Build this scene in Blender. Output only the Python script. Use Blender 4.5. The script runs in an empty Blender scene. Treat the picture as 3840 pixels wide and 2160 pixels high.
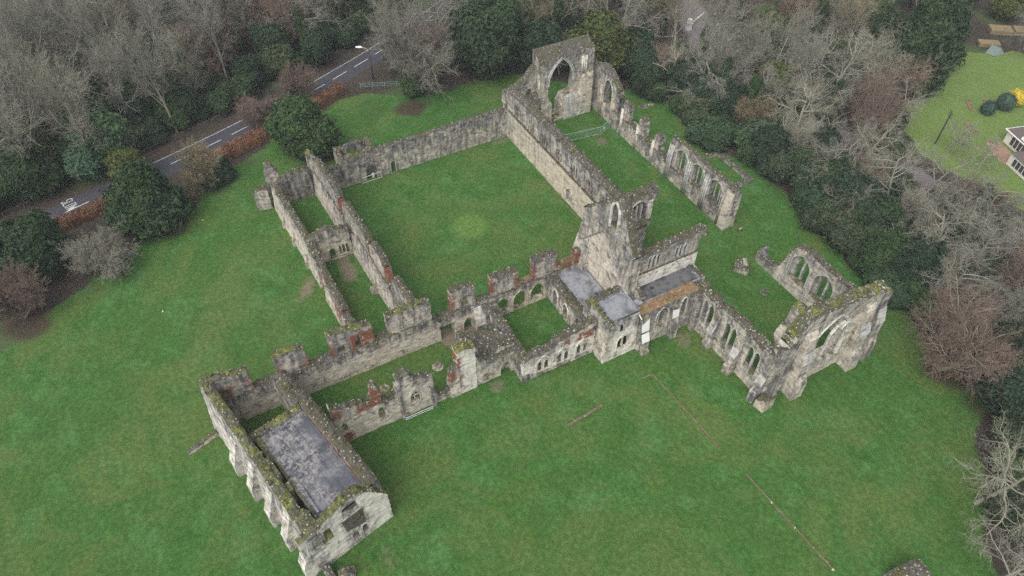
import bpy, math, random
import numpy as np
from mathutils import Vector, Matrix, noise
from mathutils.geometry import delaunay_2d_cdt

SC = bpy.context.scene
COL = SC.collection
R = math.radians

# ------------------------------------------------------------------ camera
cam_d = bpy.data.cameras.new('camera')
cam = bpy.data.objects.new('camera', cam_d)
COL.objects.link(cam)
cam.location = (104.93, -55.24, 83.93)
PITCH, YAW = 47.3, 151.75
cam.rotation_euler = (R(90 - PITCH), 0, R(YAW - 90))
cam_d.sensor_width = 36.0
cam_d.lens = 2680.0 / 3840.0 * 36.0
cam_d.clip_start = 1.0
cam_d.clip_end = 6000.0
SC.camera = cam

# ------------------------------------------------------------------ overcast daylight
SUN_EL, SUN_AZ = 56.0, 150.0          # azimuth clockwise from +Y (church north)
w = bpy.data.worlds.new('World')
SC.world = w
w.use_nodes = True
nt = w.node_tree
nt.nodes.clear()
sky = nt.nodes.new('ShaderNodeTexSky')
sky.sky_type = 'NISHITA'
sky.sun_disc = False
sky.sun_elevation = R(SUN_EL)
sky.sun_rotation = R(SUN_AZ)
sky.air_density = 1.6
sky.dust_density = 4.0
bw = nt.nodes.new('ShaderNodeRGBToBW')
mx = nt.nodes.new('ShaderNodeMixRGB')
mx.inputs[0].default_value = 0.80
bg = nt.nodes.new('ShaderNodeBackground')
bg.inputs[1].default_value = 0.15
wo = nt.nodes.new('ShaderNodeOutputWorld')
nt.links.new(sky.outputs[0], bw.inputs[0])
nt.links.new(sky.outputs[0], mx.inputs[1])
nt.links.new(bw.outputs[0], mx.inputs[2])
nt.links.new(mx.outputs[0], bg.inputs[0])
nt.links.new(bg.outputs[0], wo.inputs[0])

sun_d = bpy.data.lights.new('sun', 'SUN')
sun_d.energy = 0.8
sun_d.angle = R(75)
sun_d.color = (1.0, 0.985, 0.965)
sun = bpy.data.objects.new('sun', sun_d)
COL.objects.link(sun)
sun.rotation_euler = (R(90 - SUN_EL), 0, R(180 - SUN_AZ))

SC.view_settings.view_transform = 'Standard'
SC.view_settings.look = 'None'
SC.view_settings.gamma = 1.0
SC.view_settings.exposure = 0.88
SC.cycles.use_denoising = False
SC.cycles.denoiser = 'OPENIMAGEDENOISE'
SC.cycles.denoising_input_passes = 'RGB_ALBEDO_NORMAL'
SC.cycles.denoising_prefilter = 'ACCURATE'
SC.cycles.max_bounces = 4
SC.cycles.diffuse_bounces = 3
SC.cycles.glossy_bounces = 1
SC.cycles.transparent_max_bounces = 4

# ------------------------------------------------------------------ node helpers
class NT:
    def __init__(s, name):
        s.m = bpy.data.materials.new(name)
        s.m.use_nodes = True
        s.t = s.m.node_tree
        s.t.nodes.clear()
        s.out = s.t.nodes.new('ShaderNodeOutputMaterial')
        s.b = s.t.nodes.new('ShaderNodeBsdfPrincipled')
        s.t.links.new(s.b.outputs[0], s.out.inputs[0])
        s.b.inputs['Roughness'].default_value = 0.9
        s.b.inputs['Specular IOR Level'].default_value = 0.2
    def n(s, typ, **kw):
        nd = s.t.nodes.new(typ)
        for k, v in kw.items(): setattr(nd, k, v)
        return nd
    def put(s, sock, v):
        if hasattr(v, 'is_linked') or hasattr(v, 'links'): s.t.links.new(v, sock)
        else: sock.default_value = v
    def pos(s): return s.n('ShaderNodeNewGeometry').outputs['Position']
    def nz(s):
        g = s.n('ShaderNodeNewGeometry'); x = s.n('ShaderNodeSeparateXYZ')
        s.t.links.new(g.outputs['Normal'], x.inputs[0]); return x.outputs[2]
    def obj(s): return s.n('ShaderNodeTexCoord').outputs['Object']
    def scale(s, vec, sc):
        m = s.n('ShaderNodeMapping'); s.t.links.new(vec, m.inputs[0]); m.inputs['Scale'].default_value = sc
        return m.outputs[0]
    def noise(s, vec, sc, det=3.0, rough=0.55, dist=0.0):
        n = s.n('ShaderNodeTexNoise'); s.t.links.new(vec, n.inputs['Vector'])
        n.inputs['Scale'].default_value = sc; n.inputs['Detail'].default_value = det
        n.inputs['Roughness'].default_value = rough; n.inputs['Distortion'].default_value = dist
        return n.outputs[0]
    def vor(s, vec, sc, out='Color'):
        n = s.n('ShaderNodeTexVoronoi'); s.t.links.new(vec, n.inputs['Vector'])
        n.inputs['Scale'].default_value = sc
        return n.outputs[out]
    def bw(s, c):
        n = s.n('ShaderNodeSeparateColor'); s.t.links.new(c, n.inputs[0]); return n.outputs[0]
    def ramp(s, fac, stops, interp='LINEAR'):
        n = s.n('ShaderNodeValToRGB'); n.color_ramp.interpolation = interp
        el = n.color_ramp.elements
        while len(el) < len(stops): el.new(0.5)
        for e, (p, c) in zip(el, stops):
            e.position = p
            e.color = (c, c, c, 1) if not hasattr(c, '__len__') else (*c, 1)
        s.put(n.inputs[0], fac)
        return n.outputs[0]
    def mix(s, fac, a, b, mode='MIX'):
        n = s.n('ShaderNodeMixRGB'); n.blend_type = mode
        for i, v in enumerate((fac, a, b)):
            if i and isinstance(v, tuple): v = (*v, 1)
            s.put(n.inputs[i], v)
        return n.outputs[0]
    def math(s, op, a, b=0.0, clamp=False):
        n = s.n('ShaderNodeMath'); n.operation = op; n.use_clamp = clamp
        s.put(n.inputs[0], a); s.put(n.inputs[1], b)
        return n.outputs[0]
    def attr(s, name):
        n = s.n('ShaderNodeAttribute'); n.attribute_name = name; return n.outputs['Fac']
    def rand(s): return s.n('ShaderNodeObjectInfo').outputs['Random']
    def bump(s, h, strength=0.5, dist=0.1):
        n = s.n('ShaderNodeBump'); n.inputs['Strength'].default_value = strength
        n.inputs['Distance'].default_value = dist
        s.t.links.new(h, n.inputs['Height']); s.t.links.new(n.outputs[0], s.b.inputs['Normal'])
    def done(s, col, rough=None):
        s.put(s.b.inputs['Base Color'], col if not isinstance(col, tuple) else (*col, 1))
        if rough is not None: s.put(s.b.inputs['Roughness'], rough)
        return s.m

def flat(name, col, rough=0.8, var=0.15, sc=3.0):
    k = NT(name)
    n = k.noise(k.obj(), sc, 4)
    c = k.mix(n, tuple(x * (1 - var) for x in col), tuple(min(1, x * (1 + var)) for x in col))
    return k.done(c, rough)

def masonry(name, cream, grey, dark, speck=0.5, moss=1.0):
    """Rubble and ashlar wall: pale stone, grey weathering (attribute wx), brick patches (attribute brick)."""
    k = NT(name)
    P = k.pos()
    big = k.noise(P, 0.33, 4, 0.6)
    mid = k.noise(P, 1.1, 4, 0.65)
    streak = k.noise(k.scale(P, (1.0, 1.0, 0.16)), 1.5, 4, 0.65)
    stone = k.bw(k.vor(k.scale(P, (1, 1, 1.7)), 2.2))
    fine = k.noise(P, 6.0, 3, 0.7)
    wx = k.attr('wx')
    f = k.math('ADD', wx, k.math('MULTIPLY', k.math('SUBTRACT', big, 0.5), 2.0))
    f = k.math('ADD', f, k.math('MULTIPLY', k.math('SUBTRACT', mid, 0.5), 1.1))
    f = k.math('ADD', f, k.math('MULTIPLY', k.math('SUBTRACT', streak, 0.5), 1.5), True)
    c = k.mix(f, cream, grey)
    tan = k.ramp(k.noise(P, 0.6, 3), [(0.54, 0.0), (0.68, 0.4)])
    c = k.mix(tan, c, (0.40, 0.315, 0.215))
    d = k.math('MULTIPLY', k.ramp(streak, [(0.46, 0.0), (0.66, 1.0)]), k.math('ADD', wx, 0.12, True))
    c = k.mix(k.math('MULTIPLY', d, 0.92), c, dark)
    d2 = k.math('MULTIPLY', k.ramp(mid, [(0.52, 0.0), (0.66, 1.0)]), k.math('ADD', k.math('MULTIPLY', wx, 0.6), 0.2))
    c = k.mix(d2, c, dark)
    sv = k.ramp(stone, [(0.0, 0.86), (0.5, 1.0), (1.0, 1.13)])
    c = k.mix(1.0, c, sv, 'MULTIPLY')
    c = k.mix(k.math('MULTIPLY', k.ramp(fine, [(0.5, 0.0), (0.75, 1.0)]), 0.55), c, k.mix(1.0, c, (0.55, 0.55, 0.55), 'MULTIPLY'))
    course = k.noise(k.scale(P, (0.7, 0.7, 3.4)), 1.0, 3, 0.6)
    c = k.mix(1.0, c, k.ramp(course, [(0.32, 0.70), (0.5, 1.0), (0.68, 1.22)]), 'MULTIPLY')
    blot = k.noise(P, 0.75, 5, 0.75, 0.6)
    c = k.mix(k.math('MULTIPLY', k.ramp(blot, [(0.54, 0.0), (0.62, 1.0)]), 0.68), c, dark)
    pale = k.ramp(k.noise(P, 0.9, 5, 0.75, 0.9), [(0.57, 0.0), (0.65, 0.6)])
    c = k.mix(pale, c, cream)
    # brick
    br = k.math('MULTIPLY', k.attr('brick'), k.ramp(k.noise(P, 1.6, 3), [(0.36, 0.0), (0.48, 1.0)]))
    bc = k.mix(k.noise(P, 2.2, 4, 0.7), (0.09, 0.05, 0.038), (0.27, 0.095, 0.055))
    c = k.mix(br, c, bc)
    # pale lichen and exposed flints
    sp = k.ramp(k.vor(P, 3.3, 'Distance'), [(0.10, 1.0), (0.20, 0.0)])
    pick = k.ramp(k.noise(P, 1.9, 2), [(0.54, 0.0), (0.60, 1.0)])
    c = k.mix(k.math('MULTIPLY', k.math('MULTIPLY', sp, pick), speck), c, (0.60, 0.57, 0.50))
    # moss where the stone faces upward
    up = k.ramp(k.nz(), [(0.45, 0.0), (0.75, 1.0)])
    mm = k.math('MULTIPLY', k.math('MULTIPLY', up, k.ramp(mid, [(0.4, 0.3), (0.6, 1.0)])), moss)
    c = k.mix(mm, c, k.mix(fine, (0.035, 0.032, 0.014), (0.13, 0.125, 0.04)))
    h = k.math('ADD', k.math('MULTIPLY', stone, 0.6), k.math('MULTIPLY', fine, 0.9))
    k.bump(h, 0.35, 0.07)
    return k.done(c, 0.93)

def cap_mat(name, moss, brown, pale_amt=0.25):
    k = NT(name)
    P = k.pos()
    a = k.noise(P, 0.45, 4, 0.6); b = k.noise(P, 2.0, 4, 0.7)
    c = k.mix(k.ramp(b, [(0.3, 0.0), (0.7, 1.0)]), tuple(x * 0.45 for x in brown), tuple(x * 1.5 for x in brown))
    mf = k.math('MULTIPLY', k.ramp(a, [(0.43, 0.0), (0.58, 1.0)]), k.ramp(b, [(0.42, 0.0), (0.58, 1.0)]))
    c = k.mix(mf, c, k.mix(k.noise(P, 3.1, 3), tuple(x * 0.5 for x in moss), tuple(x * 1.35 for x in moss)))
    sp = k.ramp(k.vor(P, 2.7, 'Distance'), [(0.16, 1.0), (0.26, 0.0)])
    pick = k.ramp(k.bw(k.vor(P, 2.7)), [(1.0 - pale_amt - 0.03, 0.0), (1.0 - pale_amt, 1.0)])
    c = k.mix(k.math('MULTIPLY', sp, pick), c, (0.50, 0.48, 0.40))
    k.bump(k.math('ADD', b, k.noise(P, 7, 2)), 0.8, 0.15)
    return k.done(c, 0.95)

M = {}
M['stone'] = masonry('weathered_limestone', (0.54, 0.485, 0.40), (0.205, 0.197, 0.188), (0.050, 0.049, 0.050))
M['lime'] = masonry('pale_limewashed_stone', (0.60, 0.565, 0.50), (0.31, 0.30, 0.285), (0.075, 0.073, 0.072), 0.2, 0.5)
M['buff'] = masonry('buff_coursed_stone', (0.52, 0.45, 0.345), (0.40, 0.375, 0.33), (0.15, 0.14, 0.13), 0.2, 0.5)
M['gold'] = masonry('honey_ashlar', (0.44, 0.385, 0.295), (0.30, 0.28, 0.25), (0.12, 0.11, 0.10), 0.2)
M['ashlar'] = masonry('grey_dressed_stone', (0.44, 0.43, 0.41), (0.25, 0.25, 0.25), (0.09, 0.09, 0.093), 0.3)
M['cap'] = cap_mat('mossy_rubble', (0.085, 0.082, 0.030), (0.085, 0.078, 0.066), 0.14)
M['capmoss'] = cap_mat('thick_green_moss', (0.155, 0.168, 0.028), (0.082, 0.080, 0.052), 0.10)
M['capgrass'] = cap_mat('dry_orange_turf', (0.14, 0.12, 0.045), (0.20, 0.125, 0.070), 0.08)
M['earthcap'] = cap_mat('half_buried_footing', (0.09, 0.095, 0.035), (0.165, 0.135, 0.085), 0.10)
M['earthy'] = M['earthcap']
M['chip'] = flat('pale_flint', (0.33, 0.31, 0.25), 0.9, 0.5, 0.9)
M['chipdark'] = flat('grey_flint', (0.20, 0.19, 0.17), 0.9, 0.4, 1.2)
M['white'] = flat('new_white_slab', (0.66, 0.65, 0.62), 0.8, 0.12, 1.0)
M['steel'] = flat('galvanised_steel', (0.42, 0.43, 0.43), 0.5, 0.1)
M['darkmetal'] = flat('dark_painted_metal', (0.04, 0.04, 0.045), 0.6)
M['teal'] = flat('weathered_teal_rail', (0.20, 0.33, 0.31), 0.6)

def lead(name, base, pale, seed):
    k = NT(name)
    P = k.scale(k.pos(), (1, 1, 1))
    mp = k.n('ShaderNodeMapping'); k.t.links.new(k.pos(), mp.inputs[0]); mp.inputs['Location'].default_value = (seed, seed * 2.3, 0)
    P = mp.outputs[0]
    a = k.noise(P, 0.34, 5, 0.6, 0.6); b = k.noise(P, 1.6, 5, 0.72); cc = k.noise(P, 9, 3, 0.7)
    f = k.ramp(a, [(0.42, 0.0), (0.54, 1.0)])
    c = k.mix(f, base, pale)
    c = k.mix(k.math('MULTIPLY', k.ramp(b, [(0.52, 0.0), (0.60, 1.0)]), 0.55), c, tuple(x * 0.6 for x in base))
    c = k.mix(k.math('MULTIPLY', cc, 0.35), c, tuple(x * 0.5 for x in pale))
    k.bump(b, 0.15, 0.05)
    return k.done(c, k.ramp(a, [(0.4, 0.45), (0.6, 0.8)]))
M['roof_pale'] = lead('pale_grey_roof', (0.12, 0.122, 0.134), (0.245, 0.25, 0.268), 3.0)
M['roof_mid'] = lead('wet_grey_roof', (0.095, 0.097, 0.108), (0.235, 0.24, 0.258), 11.0)
M['roof_dark'] = lead('dark_asphalt_roof', (0.045, 0.045, 0.05), (0.12, 0.118, 0.12), 7.0)
k = NT('stained_block_roof')
P = k.pos()
a = k.noise(P, 0.25, 4, 0.6, 0.4); b = k.noise(P, 1.7, 6, 0.78, 0.7); e = k.noise(P, 0.16, 3, 0.5)
c = k.mix(k.ramp(a, [(0.40, 0.0), (0.60, 1.0)]), (0.045, 0.049, 0.062), (0.088, 0.091, 0.106))
c = k.mix(k.ramp(k.noise(P, 0.30, 4, .6), [(0.57, 0.0), (0.62, .8)]), c, (0.165, 0.163, 0.178))
c = k.mix(k.math('MULTIPLY', k.ramp(b, [(0.44, 0.0), (0.60, 1.0)]), k.ramp(e, [(0.42, 0.0), (0.54, 0.85)])), c, (0.29, 0.27, 0.245))
seam = k.n('ShaderNodeTexBrick'); mpn = k.n('ShaderNodeMapping'); k.t.links.new(P, mpn.inputs[0]); mpn.inputs['Rotation'].default_value = (0, 0, R(-13.4)); mpn.inputs['Scale'].default_value = (.3, .3, .3)
k.t.links.new(mpn.outputs[0], seam.inputs['Vector']); seam.inputs['Mortar Size'].default_value = 0.012; seam.inputs['Scale'].default_value = 1.0
c = k.mix(k.math('MULTIPLY', seam.outputs['Fac'], 0.5), c, (0.03, 0.03, 0.035))
k.bump(b, 0.15, 0.05)
M['roof_block'] = k.done(c, 0.6)

# ------------------------------------------------------------------ object helpers
def tag(o, label=None, cat=None, group=None, kind=None):
    if label: o['label'] = label
    if cat: o['category'] = cat
    if group: o['group'] = group
    if kind: o['kind'] = kind
    return o

def thing(name, label, cat, loc=(0, 0, 0), group=None):
    o = bpy.data.objects.new(name, None)
    o.empty_display_size = 0.5
    COL.objects.link(o)
    o.location = loc
    return tag(o, label, cat, group)

class MB:
    """Collects world-space faces with per-vertex attributes and per-face materials."""
    def __init__(s):
        s.v = []; s.f = []; s.mi = []; s.mats = []; s.at = {}
    def mat(s, m):
        if m not in s.mats: s.mats.append(m)
        return s.mats.index(m)
    def add(s, verts, faces, m, **at):
        o = len(s.v); s.v.extend(verts)
        i = s.mat(m)
        for f in faces:
            s.f.append(tuple(o + q for q in f)); s.mi.append(i)
        for kx, vals in at.items():
            arr = s.at.setdefault(kx, {})
            if not hasattr(vals, '__len__'): vals = [vals] * len(verts)
            for j, x in enumerate(vals): arr[o + j] = x
        return o
    def box(s, lo, hi, m, rot=0, piv=None, **at):
        x0, y0, z0 = lo; x1, y1, z1 = hi
        vs = [Vector(p) for p in ((x0,y0,z0),(x1,y0,z0),(x1,y1,z0),(x0,y1,z0),(x0,y0,z1),(x1,y0,z1),(x1,y1,z1),(x0,y1,z1))]
        if rot:
            c = Vector(piv) if piv else Vector(((x0+x1)/2, (y0+y1)/2, 0))
            mr = Matrix.Rotation(rot, 3, 'Z')
            vs = [mr @ (v - c) + c for v in vs]
        s.add([tuple(v) for v in vs], [(3,2,1,0),(4,5,6,7),(0,1,5,4),(1,2,6,5),(2,3,7,6),(3,0,4,7)], m, **at)
    def tube(s, pts, rads, m, k=6, cap=True):
        pts = [Vector(p) for p in pts]; n = len(pts)
        if not hasattr(rads, '__len__'): rads = [rads] * n
        vs = []; prev = None
        for i, p in enumerate(pts):
            d = (pts[min(i+1, n-1)] - pts[max(i-1, 0)])
            d = d.normalized() if d.length > 1e-6 else Vector((0,0,1))
            if prev is None:
                a = d.cross(Vector((0,0,1)))
                if a.length < 0.05: a = d.cross(Vector((1,0,0)))
            else:
                a = prev - d * prev.dot(d)
                if a.length < 1e-4: a = d.cross(Vector((1,0.3,0)))
            a.normalize(); prev = a; b = d.cross(a)
            for j in range(k):
                t = 2 * math.pi * j / k
                vs.append(tuple(p + (a * math.cos(t) + b * math.sin(t)) * rads[i]))
        fs = [(i*k+j, i*k+(j+1)%k, (i+1)*k+(j+1)%k, (i+1)*k+j) for i in range(n-1) for j in range(k)]
        if cap:
            fs.append(tuple(range(k-1, -1, -1))); fs.append(tuple((n-1)*k + j for j in range(k)))
        s.add(vs, fs, m)
    def build(s, name, parent=None, smooth=False, loc=None):
        me = bpy.data.meshes.new(name)
        org = Vector(parent.location) if parent is not None else Vector(loc or (0, 0, 0))
        if parent is not None and parent.parent is not None: org = org + Vector(parent.parent.location)
        V = np.array(s.v, dtype=np.float64).reshape(-1, 3) - np.array(org)
        me.from_pydata(V.tolist(), [], s.f)
        for m in s.mats: me.materials.append(m)
        me.polygons.foreach_set('material_index', s.mi)
        for kx, d in s.at.items():
            a = me.attributes.new(kx, 'FLOAT', 'POINT')
            arr = np.zeros(len(s.v), dtype=np.float32)
            for i, x in d.items(): arr[i] = x
            a.data.foreach_set('value', arr)
        if smooth: me.polygons.foreach_set('use_smooth', [True] * len(s.f))
        me.update()
        o = bpy.data.objects.new(name, me)
        COL.objects.link(o)
        if parent is not None: o.parent = parent
        elif loc is not None: o.location = loc
        return o

NV = noise.noise_vector
def jit(p, amp=1.0):
    p = Vector(p)
    d = NV(p * 0.8) * 0.07 + NV(p * 2.7 + Vector((9, 3, 1))) * 0.045
    d.z *= 0.6
    return p + d * amp

ICO = None
def chip(mb, p, r, m, rng):
    global ICO
    if ICO is None:
        t = (1 + 5 ** .5) / 2
        vs = [Vector(q).normalized() for q in ((-1,t,0),(1,t,0),(-1,-t,0),(1,-t,0),(0,-1,t),(0,1,t),(0,-1,-t),(0,1,-t),(t,0,-1),(t,0,1),(-t,0,-1),(-t,0,1))]
        ICO = (vs, [(0,11,5),(0,5,1),(0,1,7),(0,7,10),(0,10,11),(1,5,9),(5,11,4),(11,10,2),(10,7,6),(7,1,8),(3,9,4),(3,4,2),(3,2,6),(3,6,8),(3,8,9),(4,9,5),(2,4,11),(6,2,10),(8,6,7),(9,8,1)])
    e = Matrix.Rotation(rng.uniform(0, 6.3), 3, Vector((rng.uniform(-1,1), rng.uniform(-1,1), rng.uniform(-.2,.2) + .01)).normalized())
    sx, sy, sz = r * rng.uniform(.7, 1.35), r * rng.uniform(.6, 1.2), r * rng.uniform(.4, .8)
    vs = []
    for v in ICO[0]:
        q = e @ Vector((v.x * sx, v.y * sy, v.z * sz)) * rng.uniform(.8, 1.2)
        vs.append((p[0] + q.x, p[1] + q.y, p[2] + q.z))
    mb.add(vs, ICO[1], m)

# ------------------------------------------------------------------ arches and walls
def arch(sc, w, z0, zs, za, n=7, kind='p'):
    """Opening outline in wall coordinates (s, z); p = pointed two-centred, r = round."""
    pts = [(sc - w/2, z0), (sc + w/2, z0)]
    for i in range(n + 1):
        t = i / n
        if kind == 'p':
            th = t * R(60); x = w * math.cos(th) - w / 2; z = zs + (za - zs) * math.sin(th) / math.sin(R(60))
        else:
            th = t * R(90); x = w / 2 * math.cos(th); z = zs + (za - zs) * math.sin(th)
        pts.append((sc + x, z))
    for i in range(n - 1, -1, -1):
        t = i / n
        if kind == 'p':
            th = t * R(60); x = w * math.cos(th) - w / 2; z = zs + (za - zs) * math.sin(th) / math.sin(R(60))
        else:
            th = t * R(90); x = w / 2 * math.cos(th); z = zs + (za - zs) * math.sin(th)
        pts.append((sc - x, z))
    return pts
def rect(s0, s1, z0, z1): return [(s0, z0), (s1, z0), (s1, z1), (s0, z1)]

def inside(p, poly):
    x, y = p; c = False; n = len(poly)
    for i in range(n):
        x1, y1 = poly[i]; x2, y2 = poly[(i+1) % n]
        if (y1 > y) != (y2 > y) and x < (x2 - x1) * (y - y1) / (y2 - y1) + x1: c = not c
    return c

def segdist(p, a, b):
    ax, ay = a; bx, by = b; px, py = p
    dx, dy = bx - ax, by - ay; L = dx*dx + dy*dy
    t = 0 if L == 0 else max(0, min(1, ((px-ax)*dx + (py-ay)*dy) / L))
    return math.hypot(px - ax - t*dx, py - ay - t*dy)

WSEED = [0]
def wall(th, a, b, t, prof=None, poly=None, holes=(), name='wall', mat=None, cap='cap', rag=0.18, step=0.55,
         wx=(0.15, 0.75, 3.0), brick=(), batter=0.0, tilt=None, jamp=1.0, chips=3.2, z0=-0.3, mound=0.14, wxf=None, hole_rough=0.0, backz=None):
    """Rubble wall standing on the line a>b, t metres thick to the left (negative = right).
    prof: broken top as (s, z); holes: openings right through; wx: weathering low, high, depth below the top."""
    WSEED[0] += 1
    rng = random.Random(WSEED[0] * 77 + 5)
    mat = mat or M['stone']
    a = Vector((a[0], a[1], 0)); b = Vector((b[0], b[1], 0)); d = (b - a).normalized(); nrm = Vector((-d.y, d.x, 0))
    if poly is None: poly = [(prof[-1][0], z0), (prof[0][0], z0)][::-1] + list(prof)[::-1]
    # ragged subdivision of the outline
    out = []
    n = len(poly)
    for i in range(n):
        p, q = poly[i], poly[(i+1) % n]
        L = math.hypot(q[0]-p[0], q[1]-p[1]); k = max(1, int(L / step + .5))
        rough = not (p[1] <= 0.01 and q[1] <= 0.01)
        for j in range(k):
            u = j / k; s_, z_ = p[0] + (q[0]-p[0]) * u, p[1] + (q[1]-p[1]) * u
            if rough and j and z_ > 0.25:
                if abs(q[0]-p[0]) > abs(q[1]-p[1]): z_ += rng.uniform(-1, 1) * rag
                else: s_ += rng.uniform(-1, 1) * rag * .6
            out.append((s_, z_))
    hs = []
    for h in holes:
        hh = []
        for i in range(len(h)):
            p, q = h[i], h[(i+1) % len(h)]
            L = math.hypot(q[0]-p[0], q[1]-p[1]); k = max(1, int(L / (step * 1.2) + .5))
            for j in range(k):
                u = j / k
                hh.append((p[0] + (q[0]-p[0]) * u + rng.uniform(-1, 1) * hole_rough, p[1] + (q[1]-p[1]) * u + rng.uniform(-1, 1) * hole_rough))
        hs.append(hh)
    zmax = max(p[1] for p in out); smin = min(p[0] for p in out); smax = max(p[0] for p in out)
    def topz(s_):
        zt = None
        for i in range(len(out)):
            p, q = out[i], out[(i+1) % len(out)]
            if min(p[0], q[0]) <= s_ <= max(p[0], q[0]) and abs(p[0]-q[0]) > 1e-6:
                z_ = p[1] + (q[1]-p[1]) * (s_-p[0]) / (q[0]-p[0])
                zt = z_ if zt is None else max(zt, z_)
        return zt if zt is not None else zmax
    segs = [(h[i], h[(i+1) % len(h)]) for h in hs for i in range(len(h))]
    osegs = [(out[i], out[(i+1) % len(out)]) for i in range(len(out))]
    coords = list(out); edges = [(i, (i+1) % len(out)) for i in range(len(out))]
    for h in hs:
        o = len(coords); coords += h; edges += [(o + i, o + (i+1) % len(h)) for i in range(len(h))]
    z = z0 + step * .5
    while z < zmax:
        s_ = smin + step * .5
        while s_ < smax:
            p = (s_ + rng.uniform(-.15, .15) * step, z + rng.uniform(-.15, .15) * step)
            if inside(p, out) and not any(inside(p, h) for h in hs):
                if min(segdist(p, *e) for e in osegs) > step * .35 and (not segs or min(segdist(p, *e) for e in segs) > step * .3):
                    coords.append(p)
            s_ += step
        z += step
    V2, E2, F2, _, _, _ = delaunay_2d_cdt([Vector(c) for c in coords], edges, [], 0, 1e-5)
    faces = []
    for f in F2:
        c = (sum(V2[i].x for i in f) / len(f), sum(V2[i].y for i in f) / len(f))
        if inside(c, out) and not any(inside(c, h) for h in hs):
            ar = sum(V2[f[i]].x * V2[f[(i+1) % len(f)]].y - V2[f[(i+1) % len(f)]].x * V2[f[i]].y for i in range(len(f)))
            faces.append(tuple(f) if ar > 0 else tuple(reversed(f)))
    sgn = 1 if t > 0 else -1
    tops = {}
    wxv = []; brv = []
    for v in V2:
        key = round(v.x * 2)
        if key not in tops: tops[key] = topz(min(max(v.x, smin + .01), smax - .01))
        if wxf: x = wxf(v.x, v.y)
        else:
            u = max(0, min(1, 1 - (tops[key] - v.y) / wx[2])); x = wx[0] + (wx[1] - wx[0]) * u * u * (3 - 2 * u)
        wxv.append(x)
        brv.append(1.0 if any(r[0] <= v.x <= r[1] and r[2] <= v.y <= r[3] for r in brick) else 0.0)
    def P(s_, z_, u):
        off = t * u + batter * sgn * max(0, min(1, z_ / zmax)) * (1 - u)
        zz = z_
        if tilt and z_ > tilt[0]: zz += tilt[1] * u
        if backz and z_ > backz[0]: zz += (backz[1] - zz) * u
        return a + d * s_ + nrm * off + Vector((0, 0, zz))
    mb = MB(); cb = MB()
    front = [tuple(jit(P(v.x, v.y, 0), jamp)) for v in V2]
    back = [tuple(jit(P(v.x, v.y, 1), jamp)) for v in V2]
    ff = faces if sgn > 0 else [tuple(reversed(f)) for f in faces]
    # front normal must point away from the thickness
    mb.add(front, ff, mat, wx=wxv, brick=brv)
    mb.add(back, [tuple(reversed(f)) for f in ff], mat, wx=[min(1, x + .15) for x in wxv], brick=brv)
    cnt = {}
    for f in faces:
        for i in range(len(f)):
            e = (f[i], f[(i+1) % len(f)]); key = (min(e), max(e))
            cnt.setdefault(key, []).append(e)
    NR = max(1, min(4, int(abs(t) / 0.45)))
    for key, es in cnt.items():
        if len(es) != 1: continue
        i, j = es[0]; p, q = V2[i], V2[j]
        L = math.hypot(q.x - p.x, q.y - p.y)
        if L < 1e-5: continue
        nzv = -(q.x - p.x) / L                      # outward normal z for CCW faces
        mid = ((p.x + q.x) / 2, (p.y + q.y) / 2)
        if mid[1] < -0.2: continue
        onhole = bool(segs) and min(segdist(mid, *e) for e in segs) < 0.03
        iscap = cap and nzv > 0.35 and not onhole
        rows = []
        for (v_) in (p, q):
            row = []
            for r_ in range(NR + 1):
                u = r_ / NR
                pt = P(v_.x, v_.y, u)
                if iscap and 0 < r_ < NR: pt.z += mound * (1 + noise.noise(pt * 1.1)) * 1.1
                row.append(tuple(jit(pt, jamp)))
            rows.append(row)
        vs = rows[0] + rows[1]; m_ = NR + 1
        fs = [(x, m_ + x, m_ + x + 1, x + 1) for x in range(NR)]
        if sgn > 0: fs = [tuple(reversed(f)) for f in fs]
        fs = [tuple(reversed(f)) for f in fs]
        if iscap:
            cb.add(vs, fs, M[cap])
            nch = L * abs(t) * chips
            k = int(nch) + (1 if rng.random() < nch - int(nch) else 0)
            for _ in range(int(k * .8 + rng.random())):
                u, vv = rng.random(), rng.random()
                pt = P(p.x + (q.x-p.x)*vv, p.y + (q.y-p.y)*vv, u)
                pt.z += mound * 1.2 * math.sin(math.pi * u) + .02
                rr_ = rng.random()
                if rr_ < .30: chip(cb, pt, rng.uniform(.06, .16), M['chip'], rng)
                elif rr_ < .60: chip(cb, pt, rng.uniform(.08, .2), M['chipdark'], rng)
                else: chip(cb, pt, rng.uniform(.14, .34), M[cap], rng)
        else:
            w0 = (wxv[i] + wxv[j]) / 2; bb = 1.0 if (brv[i] + brv[j]) > 0.5 else 0.0
            mb.add(vs, fs, mat, wx=w0, brick=bb)
    o = mb.build(name, th)
    if cb.f: cb.build('rubble_cap', th)
    def at(s_, z_, u=0.0): return P(s_, z_, u)
    return at

def moulding(th, at, pts, u, r, name='arch_moulding', mat=None, k=5):
    mb = MB(); mb.tube([at(s_, z_, u) for s_, z_ in pts], r, mat or M['ashlar'], k)
    return mb.build(name, th)

def archpath(sc, w, z0, zs, za, n=8, kind='p'):
    q = arch(sc, w, z0, zs, za, n, kind)
    return [q[0]] + q[:1:-1] + [q[1]] if False else [q[1]] + q[2:] + [q[0]]

def bars(th, at, segs, u, r, name='mullion', mat=None, k=5):
    for i, (p, q) in enumerate(segs):
        mb = MB(); mb.tube([at(p[0], p[1], u), at(q[0], q[1], u)], r, mat or M['ashlar'], k); mb.build(name, th)

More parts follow.
